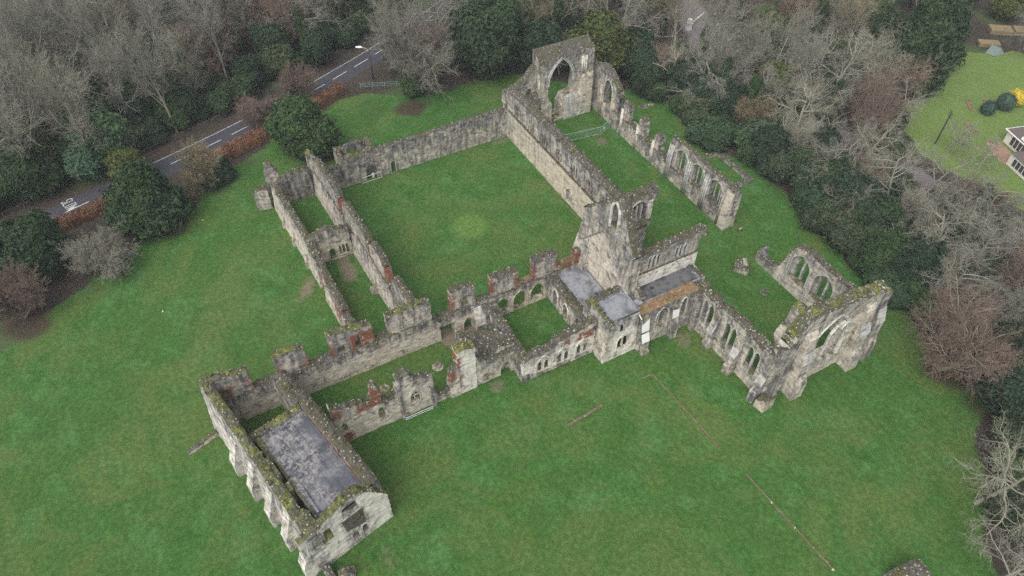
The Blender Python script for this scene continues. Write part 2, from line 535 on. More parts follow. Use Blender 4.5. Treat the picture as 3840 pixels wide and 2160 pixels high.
def prism(mb, o, ex, ey, prof, w0, w1, m, wx=0.4, z_j=1.0):
    """Stepped buttress: profile (out, z) along ex, width w0..w1 along ey."""
    n = len(prof); vs = []
    for wv in (w0, w1):
        for (u, z) in prof: vs.append(tuple(jit(Vector((o[0], o[1], 0)) + ex * u + ey * wv + Vector((0, 0, z)), z_j * .5)))
    fs = [tuple(range(n))[::-1], tuple(range(n, 2*n))]
    fs += [(i, (i+1) % n, n + (i+1) % n, n + i) for i in range(n)]
    mb.add(vs, fs, m, wx=wx)

def buttress(th, o, out, w, prof, slabs=(), mat=None, wx=0.45, name='buttress', slabmat=None):
    """o: foot centre on the wall face, out: outward direction; prof: (out, z) from wall foot outwards and up."""
    ex = Vector((out[0], out[1], 0)).normalized(); ey = Vector((-ex.y, ex.x, 0))
    mb = MB(); prism(mb, o, ex, ey, prof, -w/2, w/2, mat or M['stone'], wx); b = mb.build(name, th)
    for (u0, z0, u1, z1) in slabs:                    # pale sloping weathering slabs
        mb = MB(); t_ = 0.07
        vs = []
        for wv in (-w/2 - .04, w/2 + .04):
            for (u, z) in ((u0, z0), (u1, z1), (u1, z1 + t_), (u0, z0 + t_)):
                vs.append(tuple(Vector((o[0], o[1], 0)) + ex * u + ey * wv + Vector((0, 0, z + .02))))
        mb.add(vs, [(0,1,2,3),(7,6,5,4),(0,4,5,1),(1,5,6,2),(2,6,7,3),(3,7,4,0)], slabmat or M['lime'], wx=0.1)
        s_ = mb.build('weathering_slab', b)

def rubble_mass(th, pts, ztop, name='rubble', mat=None, cap='cap', amp=0.5, step=0.5, chips=2.0, base=0.0, wx=0.7):
    """Heap or vault top: polygon footprint with an uneven top of height ztop(x, y)."""
    WSEED[0] += 1
    rng = random.Random(WSEED[0] * 31)
    xs = [p[0] for p in pts]; ys = [p[1] for p in pts]
    out = []
    for i in range(len(pts)):
        p, q = pts[i], pts[(i+1) % len(pts)]
        k = max(1, int(math.hypot(q[0]-p[0], q[1]-p[1]) / step + .5))
        for j in range(k): out.append((p[0] + (q[0]-p[0]) * j / k, p[1] + (q[1]-p[1]) * j / k))
    coords = list(out); edges = [(i, (i+1) % len(out)) for i in range(len(out))]
    x = min(xs) + step/2
    while x < max(xs):
        y = min(ys) + step/2
        while y < max(ys):
            p = (x + rng.uniform(-.15,.15), y + rng.uniform(-.15,.15))
            if inside(p, out) and min(segdist(p, out[i], out[(i+1) % len(out)]) for i in range(len(out))) > step*.4: coords.append(p)
            y += step
        x += step
    V2, E2, F2, _, _, _ = delaunay_2d_cdt([Vector(c) for c in coords], edges, [], 0, 1e-5)
    mb = MB(); cb = MB()
    def zt(x_, y_):
        z_ = ztop(x_, y_) if callable(ztop) else ztop
        return z_ + noise.noise(Vector((x_*.7, y_*.7, 3))) * amp + noise.noise(Vector((x_*2, y_*2, 7))) * amp * .5
    vs = [tuple(jit((v.x, v.y, zt(v.x, v.y)))) for v in V2]; fs = []
    for f in F2:
        c = (sum(V2[i].x for i in f)/len(f), sum(V2[i].y for i in f)/len(f))
        if inside(c, out):
            ar = sum(V2[f[i]].x * V2[f[(i+1) % len(f)]].y - V2[f[(i+1) % len(f)]].x * V2[f[i]].y for i in range(len(f)))
            fs.append(tuple(f) if ar > 0 else tuple(reversed(f)))
    cb.add(vs, fs, M[cap])
    cnt = {}
    for f in fs:
        for i in range(len(f)):
            e = (f[i], f[(i+1) % len(f)]); cnt.setdefault((min(e), max(e)), []).append(e)
        c = [sum(vs[i][q] for i in f)/len(f) for q in range(3)]
        if rng.random() < chips * step * step * .5: chip(cb, c, rng.uniform(.09, .22), M['chip'] if rng.random() < .22 else (M['chipdark'] if rng.random() < .5 else M[cap]), rng)
    for key, es in cnt.items():
        if len(es) != 1: continue
        i, j = es[0]; p, q = vs[i], vs[j]
        nr = max(1, int((max(p[2], q[2]) - base) / .6)); rows = []
        for v_ in (p, q): rows.append([tuple(jit((v_[0], v_[1], base - .2 + (v_[2] - base + .2) * r_ / nr), 1.0 if r_ < nr else 0)) for r_ in range(nr + 1)])
        m_ = nr + 1
        mb.add(rows[0] + rows[1], [(x, m_ + x, m_ + x + 1, x + 1) for x in range(nr)], mat or M['stone'], wx=wx)
    cb.build('rubble_cap', th)
    return mb.build(name, th)
# ------------------------------------------------------------------ ground: one sheet, lawn / leaf litter / gravel by painted weights
LAWN = [(20,-98),(10.5,-88.5),(4.5,-80),(0.2,-73.5),(-2.2,-68),(-3.5,-62),(-9,-58),(-13.8,-55),(-18.3,-47),(-20.8,-41),(-24,-34),(-27.5,-25.5),(-28,-18),(-23.5,-11),(-20.5,-3),(-20.8,6),(-19,13),(-10,22),(-1.6,30),(6.5,35),(13,34.5),(20,32.0),(27,36),(42,36.2),(49,33.6),(56,34.4),(64,31.8),(70.7,32.6),(77,28.2),(84,29.5),(87.5,28.6),(92.5,21.4),(98,14.7),(106,8),(140,-10),(140,-120),(30,-120)]
GARDEN = [(18,92),(20,104),(26,118),(40,125),(70,110),(70,74),(62,70),(52,68.5),(45,67.5),(38,70),(32,76),(24,84)]
def sdist(X, Yy, poly):
    n = len(poly); d = np.full(X.shape, 1e9); ins = np.zeros(X.shape, bool)
    for i in range(n):
        x1, y1 = poly[i]; x2, y2 = poly[(i+1) % n]
        dx, dy = x2-x1, y2-y1; t_ = np.clip(((X-x1)*dx + (Yy-y1)*dy) / (dx*dx + dy*dy), 0, 1)
        d = np.minimum(d, np.hypot(X-x1-t_*dx, Yy-y1-t_*dy))
        c = ((y1 > Yy) != (y2 > Yy)) & (X < (x2-x1)*(Yy-y1)/((y2-y1) if y2 != y1 else 1e-9) + x1)
        ins ^= c
    return np.where(ins, d, -d)
def pathdist(X, Yy, pts):
    d = np.full(X.shape, 1e9)
    for (x1, y1), (x2, y2) in zip(pts, pts[1:]):
        dx, dy = x2-x1, y2-y1; t_ = np.clip(((X-x1)*dx + (Yy-y1)*dy) / (dx*dx + dy*dy), 0, 1)
        d = np.minimum(d, np.hypot(X-x1-t_*dx, Yy-y1-t_*dy))
    return d
X0, X1_, Y0_, Y1_, ST = -150, 150, -125, 190, 0.75
xs = np.arange(X0, X1_ + .01, ST); ys = np.arange(Y0_, Y1_ + .01, ST)
GX, GY = np.meshgrid(xs, ys)
rs = np.random.RandomState(3)
def lnoise(sc, seed):
    r_ = np.random.RandomState(seed); n0 = int(300 / sc) + 3; n1 = int(330 / sc) + 3
    g_ = r_.rand(n1 + 1, n0 + 1); fx = (GX - X0) / sc; fy = (GY - Y0_) / sc
    ix = fx.astype(int); iy = fy.astype(int); ux = fx - ix; uy = fy - iy
    ux = ux*ux*(3-2*ux); uy = uy*uy*(3-2*uy)
    return (g_[iy, ix]*(1-ux) + g_[iy, ix+1]*ux)*(1-uy) + (g_[iy+1, ix]*(1-ux) + g_[iy+1, ix+1]*ux)*uy
lawn = np.clip(.5 + sdist(GX, GY, LAWN) / 3.2 + (lnoise(4, 1) - .5) * .9, 0, 1)
garden = np.clip(.5 + sdist(GX, GY, GARDEN) / 2.5 + (lnoise(3, 2) - .5) * .5, 0, 1)
# bare leaf litter below the trees on the lawn edge, trodden earth, worn olive turf
litter = np.zeros_like(GX); earth = np.zeros_like(GX); olive = np.zeros_like(GX); dark = np.zeros_like(GX); ring = np.zeros_like(GX)
def blob(arr, x, y, rx, ry, a=1.0, rot=0.0, soft=.5):
    c, s = math.cos(rot), math.sin(rot); u = ((GX-x)*c + (GY-y)*s) / rx; v = (-(GX-x)*s + (GY-y)*c) / ry
    r_ = np.sqrt(u*u + v*v) + (lnoise(2.5, int(abs(x*7+y))) - .5) * .5
    np.maximum(arr, a * np.clip((1 - r_) / soft, 0, 1), out=arr)
for q in ((8.5,-87.5,5.5,4.0,.85,.6),(5.2,-77.2,3,2,.45,.9),(2.6,-73.6,4,3,.55),(-12,-53.5,3.5,3,.6),(-16,-47,2.5,4,.45),(-18.5,-12.5,4.2,5.0,.9,.5),(-24,-9,4,4,.7),(-21,-20,5,4,.35),(-14,-35,7,6,.85),(-6,-65,6,6,.9),(-3,-84,6,6,.8),(81,28.6,4.5,3.2,.8,.4),(88,27.6,4,2.5,.6),(65,32.2,4,1.4,.4),(36,36.2,8,1.4,.45,-.1),(28,35.5,4,1.4,.4),(-21,3,2.5,4,.5),(94,22,4,2.4,.45)): blob(litter, *q)
for q in ((42.5,-29.5,3.2,3.2,.95),(41,-31.8,2.2,1.6,.9),(20.5,-40.5,4.2,1.8,.75,.05),(17.5,-40,1.5,2,.6),(21,-47.2,3.2,1.5,.7,-.6),(-.6+1.2,-23.9,1.4,1.5,.45),(52.5,-29.5,1.8,1.6,.55),(1.0,-1.5,1,4,.5),(10.5,15.5,1.6,2.2,.55,.3),(5,14,1.4,2.4,.35),(58,-1.2,2.5,2.2,.5),(68,-52,2.6,1.5,.35),(27,-.4,12,.55,.4),(53,-15.2,.8,.6,.3),(23,-49,6,1.2,.35,-.7)): blob(earth, *q)
for q in ((19,-60,12,6,.75,-.6),(27,-54,8,4,.55,-.5),(10,-69,7,4,.4),(31,-67,8,5,.45),(22,-48.5,6,2.6,.6,-.5),(13,-20,9,5,.45,.7),(31,-14,5,7,.4),(27,-28,7,4,.35),(69,-42,5,4,.45),(74,-6,7,3,.3),(58,8,5,3,.35),(54,15,3,2,.25),(85,2,6,4,.25),(45,13,5,3,.3),(7,16,5,4,.5),(-3,22,5,3,.4),(62,-20,6,3,.3),(45,-48,4,6,.3),(61.9,-14.5,.8,6,.9),(16,-27,7,7,.35),(35,-62,9,6,.5),(52,-66,9,5,.4),(80,-38,10,7,.4),(88,-20,8,5,.35)): blob(olive, *q, soft=.9)
rr = np.hypot(GX-20.4, GY+18.1)
ring = np.clip(1 - np.abs(rr - 2.3) / 1.4, 0, 1) * .6 + np.clip(1 - rr / 2.2, 0, 1) * .7
drive = np.clip((2.2 - pathdist(GX, GY, [(10,66),(27.8,55.6),(34,61.2),(46.6,61.6),(56,62.5),(64.2,62),(80,60)])) / .7 + (lnoise(1.6, 9) - .5) * .8, 0, 1)
drive = np.maximum(drive, np.clip((4.8 - pathdist(GX, GY, [(-30,66),(-15,61),(-9,58)])) / 1 + (lnoise(1.6, 10) - .5), 0, 1))
verge = np.clip((5.2 - pathdist(GX, GY, [(-11,-100),(-14.9,-86),(-19.8,-69),(-25.7,-50),(-30.8,-37),(-36.5,-22.5),(-44,-6),(-60,20)])) / 1.2, 0, 1)
woodgreen = np.clip((lnoise(9, 21) - .62) * 5, 0, 1)
for q in ((16,76,9,7,1.0),(6,80,9,5,.9),(20,70,6,4,.9)): blob(woodgreen, *q)

nx, ny = len(xs), len(ys)
idx = np.arange(nx * ny).reshape(ny, nx)
quads = np.stack([idx[:-1,:-1], idx[:-1,1:], idx[1:,1:], idx[1:,:-1]], -1).reshape(-1, 4)
GZ = (lnoise(14, 31) - .5) * .10 * 0
def ground_object(name, mask, mat, label=None):
    q = quads[mask]
    used = np.unique(q); rem = np.full(nx*ny, -1); rem[used] = np.arange(len(used))
    me = bpy.data.meshes.new(name)
    V = np.stack([GX.ravel()[used], GY.ravel()[used], np.zeros(len(used))], -1)
    me.vertices.add(len(used)); me.vertices.foreach_set('co', V.ravel())
    me.loops.add(q.size); me.loops.foreach_set('vertex_index', rem[q].ravel())
    me.polygons.add(len(q)); me.polygons.foreach_set('loop_start', np.arange(0, q.size, 4)); me.polygons.foreach_set('loop_total', np.full(len(q), 4))
    me.update()
    for nm, arr in (('lawn', lawn), ('garden', garden), ('litter', litter), ('earth', earth), ('olive', olive), ('ring', ring), ('drive', drive), ('verge', verge), ('woodgreen', woodgreen)):
        a_ = me.attributes.new(nm, 'FLOAT', 'POINT'); a_.data.foreach_set('value', arr.ravel()[used].astype(np.float32))
    me.materials.append(mat)
    o = bpy.data.objects.new(name, me); COL.objects.link(o)
    return tag(o, kind='structure')

k = NT('ground_cover')
P = k.pos()
n_big = k.noise(P, 0.07, 5, 0.62); n_mid = k.noise(P, 0.32, 5, 0.66); n_sm = k.noise(P, 1.6, 5, 0.75); n_f = k.noise(k.scale(P, (1, 1.6, 1)), 6.0, 4, 0.8)
# lawn
g = k.mix(k.ramp(n_mid, [(0.36, 0.0), (0.64, 1.0)]), (0.025, 0.076, 0.012), (0.042, 0.109, 0.023))
g = k.mix(k.ramp(n_big, [(0.40, 0.0), (0.58, 0.9)]), g, (0.035, 0.085, 0.014))
g = k.mix(k.ramp(k.noise(P, 0.16, 4, 0.7), [(0.52, 0.0), (0.66, 0.5)]), g, (0.056, 0.132, 0.042))
ol = k.math('MULTIPLY', k.attr('olive'), k.ramp(n_mid, [(0.3, 0.2), (0.6, 1.0)]))
g = k.mix(ol, g, (0.075, 0.101, 0.028))
g = k.mix(k.ramp(k.noise(P, 0.09, 5, 0.72, 0.8), [(0.48, 0.0), (0.62, 0.75)]), g, (0.065, 0.098, 0.023))
g = k.mix(k.math('MULTIPLY', k.attr('ring'), 1.35, True), g, (0.083, 0.147, 0.031))
v = k.math('ADD', k.math('MULTIPLY', n_sm, 0.9), k.math('MULTIPLY', n_f, 0.9))
g = k.mix(1.0, g, k.ramp(v, [(0.55, 0.55), (0.9, 1.0), (1.22, 1.48)]), 'MULTIPLY')
# woodland floor
lt = k.mix(n_mid, (0.020, 0.016, 0.012), (0.055, 0.044, 0.034))
lt = k.mix(1.0, lt, k.ramp(v, [(0.5, 0.5), (0.9, 1.0), (1.25, 1.6)]), 'MULTIPLY')
lt = k.mix(k.math('MULTIPLY', k.attr('woodgreen'), 0.85), lt, k.mix(n_sm, (0.03, 0.055, 0.018), (0.085, 0.125, 0.045)))
red = k.mix(n_sm, (0.026, 0.014, 0.012), (0.068, 0.038, 0.031))
lawn_f = k.ramp(k.math('ADD', k.attr('lawn'), k.math('MULTIPLY', k.math('SUBTRACT', n_sm, 0.5), 0.9)), [(0.42, 0.0), (0.58, 1.0)])
c = k.mix(lawn_f, lt, g)
gd = k.mix(n_mid, (0.078, 0.128, 0.028), (0.128, 0.175, 0.050))
gd = k.mix(1.0, gd, k.ramp(v, [(0.55, 0.75), (0.9, 1.0), (1.2, 1.25)]), 'MULTIPLY')
c = k.mix(k.ramp(k.math('ADD', k.attr('garden'), k.math('MULTIPLY', k.math('SUBTRACT', n_sm, 0.5), 0.5)), [(0.42, 0.0), (0.58, 1.0)]), c, gd)
lf = k.ramp(k.math('ADD', k.attr('litter'), k.math('MULTIPLY', k.math('SUBTRACT', n_sm, 0.5), 2.0)), [(0.25, 0.0), (0.95, 0.95)])
c = k.mix(lf, c, red)
ef = k.ramp(k.math('ADD', k.attr('earth'), k.math('MULTIPLY', k.math('SUBTRACT', n_sm, 0.5), 0.7)), [(0.25, 0.0), (0.75, 1.0)])
c = k.mix(ef, c, k.mix(n_sm, (0.10, 0.08, 0.055), (0.20, 0.165, 0.12)))
dv = k.mix(n_sm, (0.11, 0.095, 0.10), (0.19, 0.165, 0.17))
c = k.mix(k.attr('drive'), c, dv)
c = k.mix(k.math('MULTIPLY', k.attr('verge'), k.ramp(n_sm, [(0.35, 0.4), (0.6, 1.0)])), c, (0.055, 0.042, 0.032))
k.bump(k.math('ADD', n_sm, n_f), 0.55, 0.12)
MG = k.done(c, 0.95)
fl = lawn.ravel()[quads].mean(1) > .5
fg = (garden.ravel()[quads].mean(1) > .5) & ~fl
fd = (drive.ravel()[quads].mean(1) > .5) & ~fl & ~fg
ground_object('lawn', fl, MG)
ground_object('garden_lawn', fg, MG)
ground_object('gravel_drive', fd, MG)
ground_object('woodland_floor', ~(fl | fg | fd), MG)
mb = MB(); F_ = 3000.0
xa, xb, ya, yb = xs[0], xs[-1], ys[0], ys[-1]
mb.add([(-F_,-F_,0),(F_,-F_,0),(F_,F_,0),(-F_,F_,0),(xa,ya,0),(xb,ya,0),(xb,yb,0),(xa,yb,0)], [(0,1,5,4),(1,2,6,5),(2,3,7,6),(3,0,4,7)], MG)
tag(mb.build('ground'), kind='structure')

# ------------------------------------------------------------------ road
RC = [(-9.0,-108.0),(-14.3,-87.5),(-17.6,-76.8),(-21.2,-64.0),(-26.2,-48.6),(-31.4,-35.2),(-36.9,-22.8),(-44.0,-8.4),(-56,12),(-74,38)]
def smooth_path(pts, step=1.0):
    out = []
    for i in range(len(pts) - 1):
        p0, p1, p2, p3 = pts[max(0,i-1)], pts[i], pts[i+1], pts[min(len(pts)-1,i+2)]
        k_ = max(2, int(math.hypot(p2[0]-p1[0], p2[1]-p1[1]) / step))
        for j in range(k_):
            t_ = j / k_
            out.append(tuple(.5*((2*p1[q]) + (-p0[q]+p2[q])*t_ + (2*p0[q]-5*p1[q]+4*p2[q]-p3[q])*t_*t_ + (-p0[q]+3*p1[q]-3*p2[q]+p3[q])*t_**3) for q in (0,1)))
    out.append(pts[-1]); return out
RP = smooth_path(RC)
def offs(pts, d):
    out = []
    for i, p in enumerate(pts):
        a_ = pts[max(0,i-1)]; b_ = pts[min(len(pts)-1,i+1)]; dx, dy = b_[0]-a_[0], b_[1]-a_[1]; l_ = math.hypot(dx, dy)
        out.append((p[0] - dy/l_*d, p[1] + dx/l_*d))
    return out
def strip(name, pts, d0, d1, z, mat, i0=0, i1=None):
    A_ = offs(pts, d0)[i0:i1]; B_ = offs(pts, d1)[i0:i1]; n = len(A_)
    mb = MB(); mb.add([(*p, z) for p in A_] + [(*p, z) for p in B_], [(i, i+1, n+i+1, n+i) for i in range(n-1)], mat)
    return tag(mb.build(name), kind='structure')
k = NT('asphalt')
P = k.pos(); a = k.noise(P, 0.5, 5, 0.7); b = k.noise(P, 14, 3, 0.8)
c = k.mix(a, (0.040, 0.041, 0.050), (0.066, 0.066, 0.077)); c = k.mix(k.math('MULTIPLY', b, .4), c, (0.03, 0.03, 0.033))
M['asphalt'] = k.done(c, 0.8)
M['paint'] = flat('road_paint', (0.52, 0.52, 0.50), 0.7, 0.25, 4.0)
strip('road', RP, -3.05, 3.05, 0.02, M['asphalt'])
i0_ = next(i for i, p in enumerate(RP) if p[1] > -64)
strip('road_edge_line', RP, 2.62, 2.74, 0.026, M['paint'], i0_)
# broken centre line
acc = [0]
for p, q in zip(RP, RP[1:]): acc.append(acc[-1] + math.hypot(q[0]-p[0], q[1]-p[1]))
def along(s_):
    i = max(0, min(len(acc) - 2, int(np.searchsorted(acc, s_)) - 1)); u = (s_ - acc[i]) / (acc[i+1] - acc[i])
    p, q = RP[i], RP[i+1]; return Vector((p[0]+(q[0]-p[0])*u, p[1]+(q[1]-p[1])*u, 0)), Vector((q[0]-p[0], q[1]-p[1], 0)).normalized()
mb = MB(); s_ = 3.0
while s_ < acc[-1] - 6:
    p, d = along(s_); q, d2 = along(s_ + 4.2); n_ = Vector((-d.y, d.x, 0)) * .08
    mb.add([(*(p - n_).xy, .026), (*(q - n_).xy, .026), (*(q + n_).xy, .026), (*(p + n_).xy, .026)], [(0,1,2,3)], M['paint'])
    s_ += 6.6
tag(mb.build('road_centre_line'), kind='structure')
# SLOW, painted for the lane further from the ruin
def glyph(lines, o, ux, uy, w_, h_, mb, wid=.17):
    for ln in lines:
        pts = [o + ux * (x * w_) + uy * (y * h_) for x, y in ln]
        for i, (p, q) in enumerate(zip(pts, pts[1:])):
            d = (q - p); l_ = d.length; d = d / l_; n_ = Vector((-d.y, d.x, 0)) * wid / 2; e = d * wid * .4
            z_ = .026 + i * .0002
            mb.add([(*(p - n_ - e).xy, z_), (*(q - n_ + e).xy, z_), (*(q + n_ + e).xy, z_), (*(p + n_ - e).xy, z_)], [(0,1,2,3)], M['paint'])
GL = {'S': [[(1,.86),(.8,1),(.2,1),(0,.86),(0,.62),(.2,.52),(.8,.48),(1,.38),(1,.14),(.8,0),(.2,0),(0,.14)]], 'L': [[(0,1),(0,0),(1,0)]],
      'O': [[(.2,0),(0,.12),(0,.88),(.2,1),(.8,1),(1,.88),(1,.12),(.8,0),(.2,0)]], 'W': [[(0,1),(.22,0),(.5,.75),(.78,0),(1,1)]]}
mb = MB()
for i, ch in enumerate('SLOW'):
    o = Vector((-19.9, -80.05, 0)) + Vector((.957, .29, 0)) * (i * .80)
    glyph(GL[ch], o, Vector((.957, .29, 0)), Vector((-.29, .957, 0)), .52 if ch != 'W' else .72, 1.85, mb, .13)
tag(mb.build('road_lettering'), kind='structure')
# =================================================================== THE ABBEY RUIN
# x runs along the church from west to east, y towards the north, metres
AB = 'ruined abbey walls'

# ---- west cloister wall
t = thing('cloister_wall', 'long plain grey rubble wall with a narrow doorway closing the far side of the square lawn', 'wall', (0, -18, 0), AB)
at = wall(t, (0, -37), (0, 0), 1.1, [(0, 4.9), (1, 5.0), (3.7, 4.4), (4.8, 5.4), (9.4, 5.0), (10.4, 5.2), (11.2, 5.8), (18, 5.9), (24, 6.0), (30, 6.2), (37, 6.0)],
     holes=[arch(13.0, .95, -.2, 1.9, 2.5, 4, 'r'), arch(8.7, 1.9, -.2, 2.2, 3.1, 5, 'r')], wx=(.5, .95, 4.5), brick=[(27.3, 28.7, 3.0, 4.0)], rag=.12)
moulding(t, at, archpath(13.0, 1.05, 0, 1.9, 2.55, 4, 'r'), 0, .09, 'door_surround')

# ---- small roofless building beyond that wall
t = thing('outbuilding', 'low square roofless stone hut on the outer side of the far cloister wall', 'ruin', (-4, -30, 0), AB)
wall(t, (-1.1, -33), (-7, -33), -.9, [(0, 4.6), (3, 4.2), (5.9, 4.0)], wx=(.3, .8, 3))
wall(t, (-6.2, -32.1), (-6.2, -26.9), .8, [(0, 4.0), (2, 4.2), (5.2, 4.3)], holes=[rect(1.5, 3.2, .2, 3.2)], wx=(.6, .95, 3))
wall(t, (-7, -26.9), (-1.1, -26.9), .9, [(0, 4.3), (3, 4.5), (5.9, 4.8)], wx=(.6, .95, 3), cap='capmoss')
wall(t, (-2.0, -32.1), (-2.0, -26.9), .6, [(0, 5.0), (2.6, 4.7), (5.2, 5.2)], holes=[rect(1.2, 3.4, 1.2, 3.6)], wx=(.6, .95, 3), cap='capmoss')

# ---- south wall of the nave
t = thing('nave_wall', 'tall two tier church wall, pale below and grey with rows of triple lancets above', 'church wall', (18, .8, 0), AB)
at = wall(t, (0, 0), (39.0, 0), .52, [(0, 5.95), (39, 5.95)], holes=[arch(23.5, 2.3, .5, 2.0, 3.6, 6)], mat=M['buff'], rag=.04, wx=(.0, .45, 3), name='lower_wall', jamp=.6, chips=2.5,
          wxf=lambda s, z: (.05 if s > 3 else .5) + .45 * max(0, min(1, 3.5 - (s / 5.0))) * (z > 2.5))
moulding(t, at, archpath(23.5, 2.3, .5, 2.0, 3.6, 6), 0, .1, 'door_surround', M['lime'])
LX = [3.5, 8.6, 13.5, 18.5, 23.6, 28.4, 33.4]
hol = []
for x in LX:
    for dx, zt_ in ((-.75, 8.2), (0, 8.65), (.75, 8.2)): hol.append(arch(x + 1 + dx, .58, 6.15, zt_ - .6, zt_, 4))
pp = [(0, 9.3), (3, 9.8), (10, 9.9), (20, 9.95), (30, 10.0), (40.4, 9.8)]
at = wall(t, (-1, .54), (39.4, .54), .45, pp, holes=hol, name='upper_wall', wx=(.6, .85, 3.5), rag=.1, mound=.05, chips=2.6)
wall(t, (-1, 1.0), (39.4, 1.0), 1.3, [(s, z + .15) for s, z in pp], holes=[arch(x + 1, 2.5, 6.1, 7.6, 8.8, 7) for x in LX], name='inner_wall', wx=(.5, .8, 3), rag=.12, mound=.3, tilt=(9, .2), chips=2.6)
# ---- west front
t = thing('west_front', 'tallest ruined church front pierced by one huge empty pointed window', 'church front', (-1.5, 13, 0), AB)
hole = [(4.8, .35), (7.2, .35), (7.1, 3.2), (7.8, 4.6), (9.4, 5.2), (9.6, 8.4)]
for i in range(9):
    th = R(60) * i / 8; hole.append((6.75 + 5.7 * math.cos(th) - 2.85, 8.4 + 5.3 * math.sin(th) / math.sin(R(60))))
for i in range(7, -1, -1):
    th = R(60) * i / 8; hole.append((6.75 - (5.7 * math.cos(th) - 2.85), 8.4 + 5.3 * math.sin(th) / math.sin(R(60))))
hole += [(3.9, 6.0), (4.6, 4.3), (4.8, 2.5)]
def wf_wx(s, z):
    return max(.15, min(.95, .15 + (z - 5) * .1)) if s < 8.5 else (.25 if z < 8 else .7)
wfp = [(0, 13.1), (2.0, 13.8), (5.8, 14.6), (9.5, 14.5), (12.2, 14.0)]
at = wall(t, (0, 5.3 + 1.9), (0, 19.4), 1.0, wfp,
          holes=[[(s - 1.9, z) for s, z in hole]], wxf=wf_wx, backz=(12.6, 14.7), mound=.04, rag=.1, cap='cap', chips=1.6, hole_rough=.03)
wall(t, (-1.01, 7.2), (-1.01, 19.4), 1.9, [(s, max(z, 13.9) + .35) for s, z in wfp], holes=[[(4.85 + (s - 1.9 - 4.85) * 1.32, max(.2, z + (.45 if z > 9 else 0) - (.1 if z < 1 else 0))) for s, z in hole]], wxf=wf_wx, backz=(13, 15.4), mound=.06, rag=.08, chips=1.6, name='outer_skin')
hp = [(s - 1.9, z) for s, z in hole]
moulding(t, at, hp[5:-3], -.05, .16, 'arch_moulding', M['ashlar'])
moulding(t, at, [(4.85 + (s - 4.85) * 1.1, z + .25) for s, z in hp[5:-3]], -.02, .13, 'arch_moulding', M['ashlar'])
moulding(t, at, [(4.85 + (s - 4.85) * .96, z - .1) for s, z in hp[5:-3]], .12, .14, 'arch_moulding', M['ashlar'])
for dx, zt_, m in ((9.3, 8.4, 'gold'), (9.75, 8.6, 'gold'), (10.2, 8.6, 'gold'), (10.65, 8.2, 'gold'), (10.9, 7.6, 'gold')):
    mb = MB(); mb.tube([at(dx, -.2, -.12), at(dx, 1.0, -.12), at(dx, zt_, -.10)], [.36, .27, .25], M[m], 8); mb.build('clustered_shaft', t, True)
    mb = MB(); mb.tube([at(dx, -.2, -.14), at(dx, .9, -.14)], [.45, .36], M['lime'], 8); mb.build('shaft_base', t, True)
for dx in (9.5, 9.95, 10.4):
    mb = MB(); mb.tube([at(dx, 9.0, -.06), at(dx, 13.0, -.05)], .2, M['lime'], 7); mb.build('clustered_shaft', t, True)
mb = MB(); prism(mb, (0, 17.0), Vector((1, 0, 0)), Vector((0, 1, 0)), [(-.1, -.2), (.55, -.2), (.5, 8.6), (.35, 9.2), (-.1, 9.4)], -.4, 2.2, M['stone'], .02); mb.build('pier', t)
mb = MB(); prism(mb, (0, 15.0), Vector((1, 0, 0)), Vector((0, 1, 0)), [(-.1, -.2), (.5, -.2), (.42, 5.0), (-.1, 5.4)], -2.2, 1.6, M['lime'], .25); mb.build('pier_base', t)
mb = MB(); prism(mb, (0, 8.6), Vector((1, 0, 0)), Vector((0, 1, 0)), [(-.1, -.2), (.7, -.2), (.6, 4.2), (.2, 4.9), (-.1, 5)], -1.2, 1.2, M['stone'], .2); mb.build('pier_base', t)
mb = MB(); mb.tube([at(-.06, 8.5, .05), at(-.06, 10.4, .05)], .2, M['lime'], 6); mb.build('corner_shaft', t)

t = thing('aisle_end_wall', 'broken rubble wall sloping down from the tall west front to the nave wall', 'wall', (-2, 4, 0), AB)
wall(t, (-1.2, .5), (-1.2, 7.2), 1.6, [(0, 8.6), (2, 9.2), (4, 10.2), (5.4, 11.5), (6.7, 12.4)], wx=(.4, .8, 4), holes=[arch(5.0, 1.2, 6.4, 7.6, 8.4, 5, 'r')], rag=.35)
rubble_mass(t, [(-1.2, 2.3), (2.2, 2.3), (2.0, 5), (.9, 7), (-1.2, 7)], lambda x, y: 5.5 + (y - 2.5) * .35 - x * .4, amp=.8)

t = thing('aisle_bay', 'leaning broken bay of arched wall standing just right of the tall west front', 'ruin', (3, 20.5, 0), AB)
at = wall(t, (-1, 20.3), (8.2, 20.3), 1.5, [(0, 9.6), (1.5, 10.4), (3.9, 10.9), (5.7, 10.1), (7.4, 9.0), (8.6, 7.8), (9.2, 6.6)], holes=[arch(5.5, 2.9, 3.4, 6.6, 9.1, 7)], wx=(.55, .9, 5), rag=.2)
moulding(t, at, archpath(5.5, 3.0, 3.4, 6.6, 9.2, 7), -.02, .14)
for dx in (7.3, 7.7, 8.1):
    mb = MB(); mb.tube([at(dx, -.2, -.1), at(dx, 6.2, -.08)], .2, M['gold'], 7); mb.build('clustered_shaft', t, True)
for dx in (3.2, 3.6):
    mb = MB(); mb.tube([at(dx, -.2, -.1), at(dx, 7.0, -.08)], .2, M['gold'], 7); mb.build('clustered_shaft', t, True)
at = wall(t, (-.6, 19.4), (-.6, 22.0), 1.4, [(0, 10.6), (1.2, 10.4), (2.6, 9.2)], wx=(.7, .95, 4), name='end_wall')

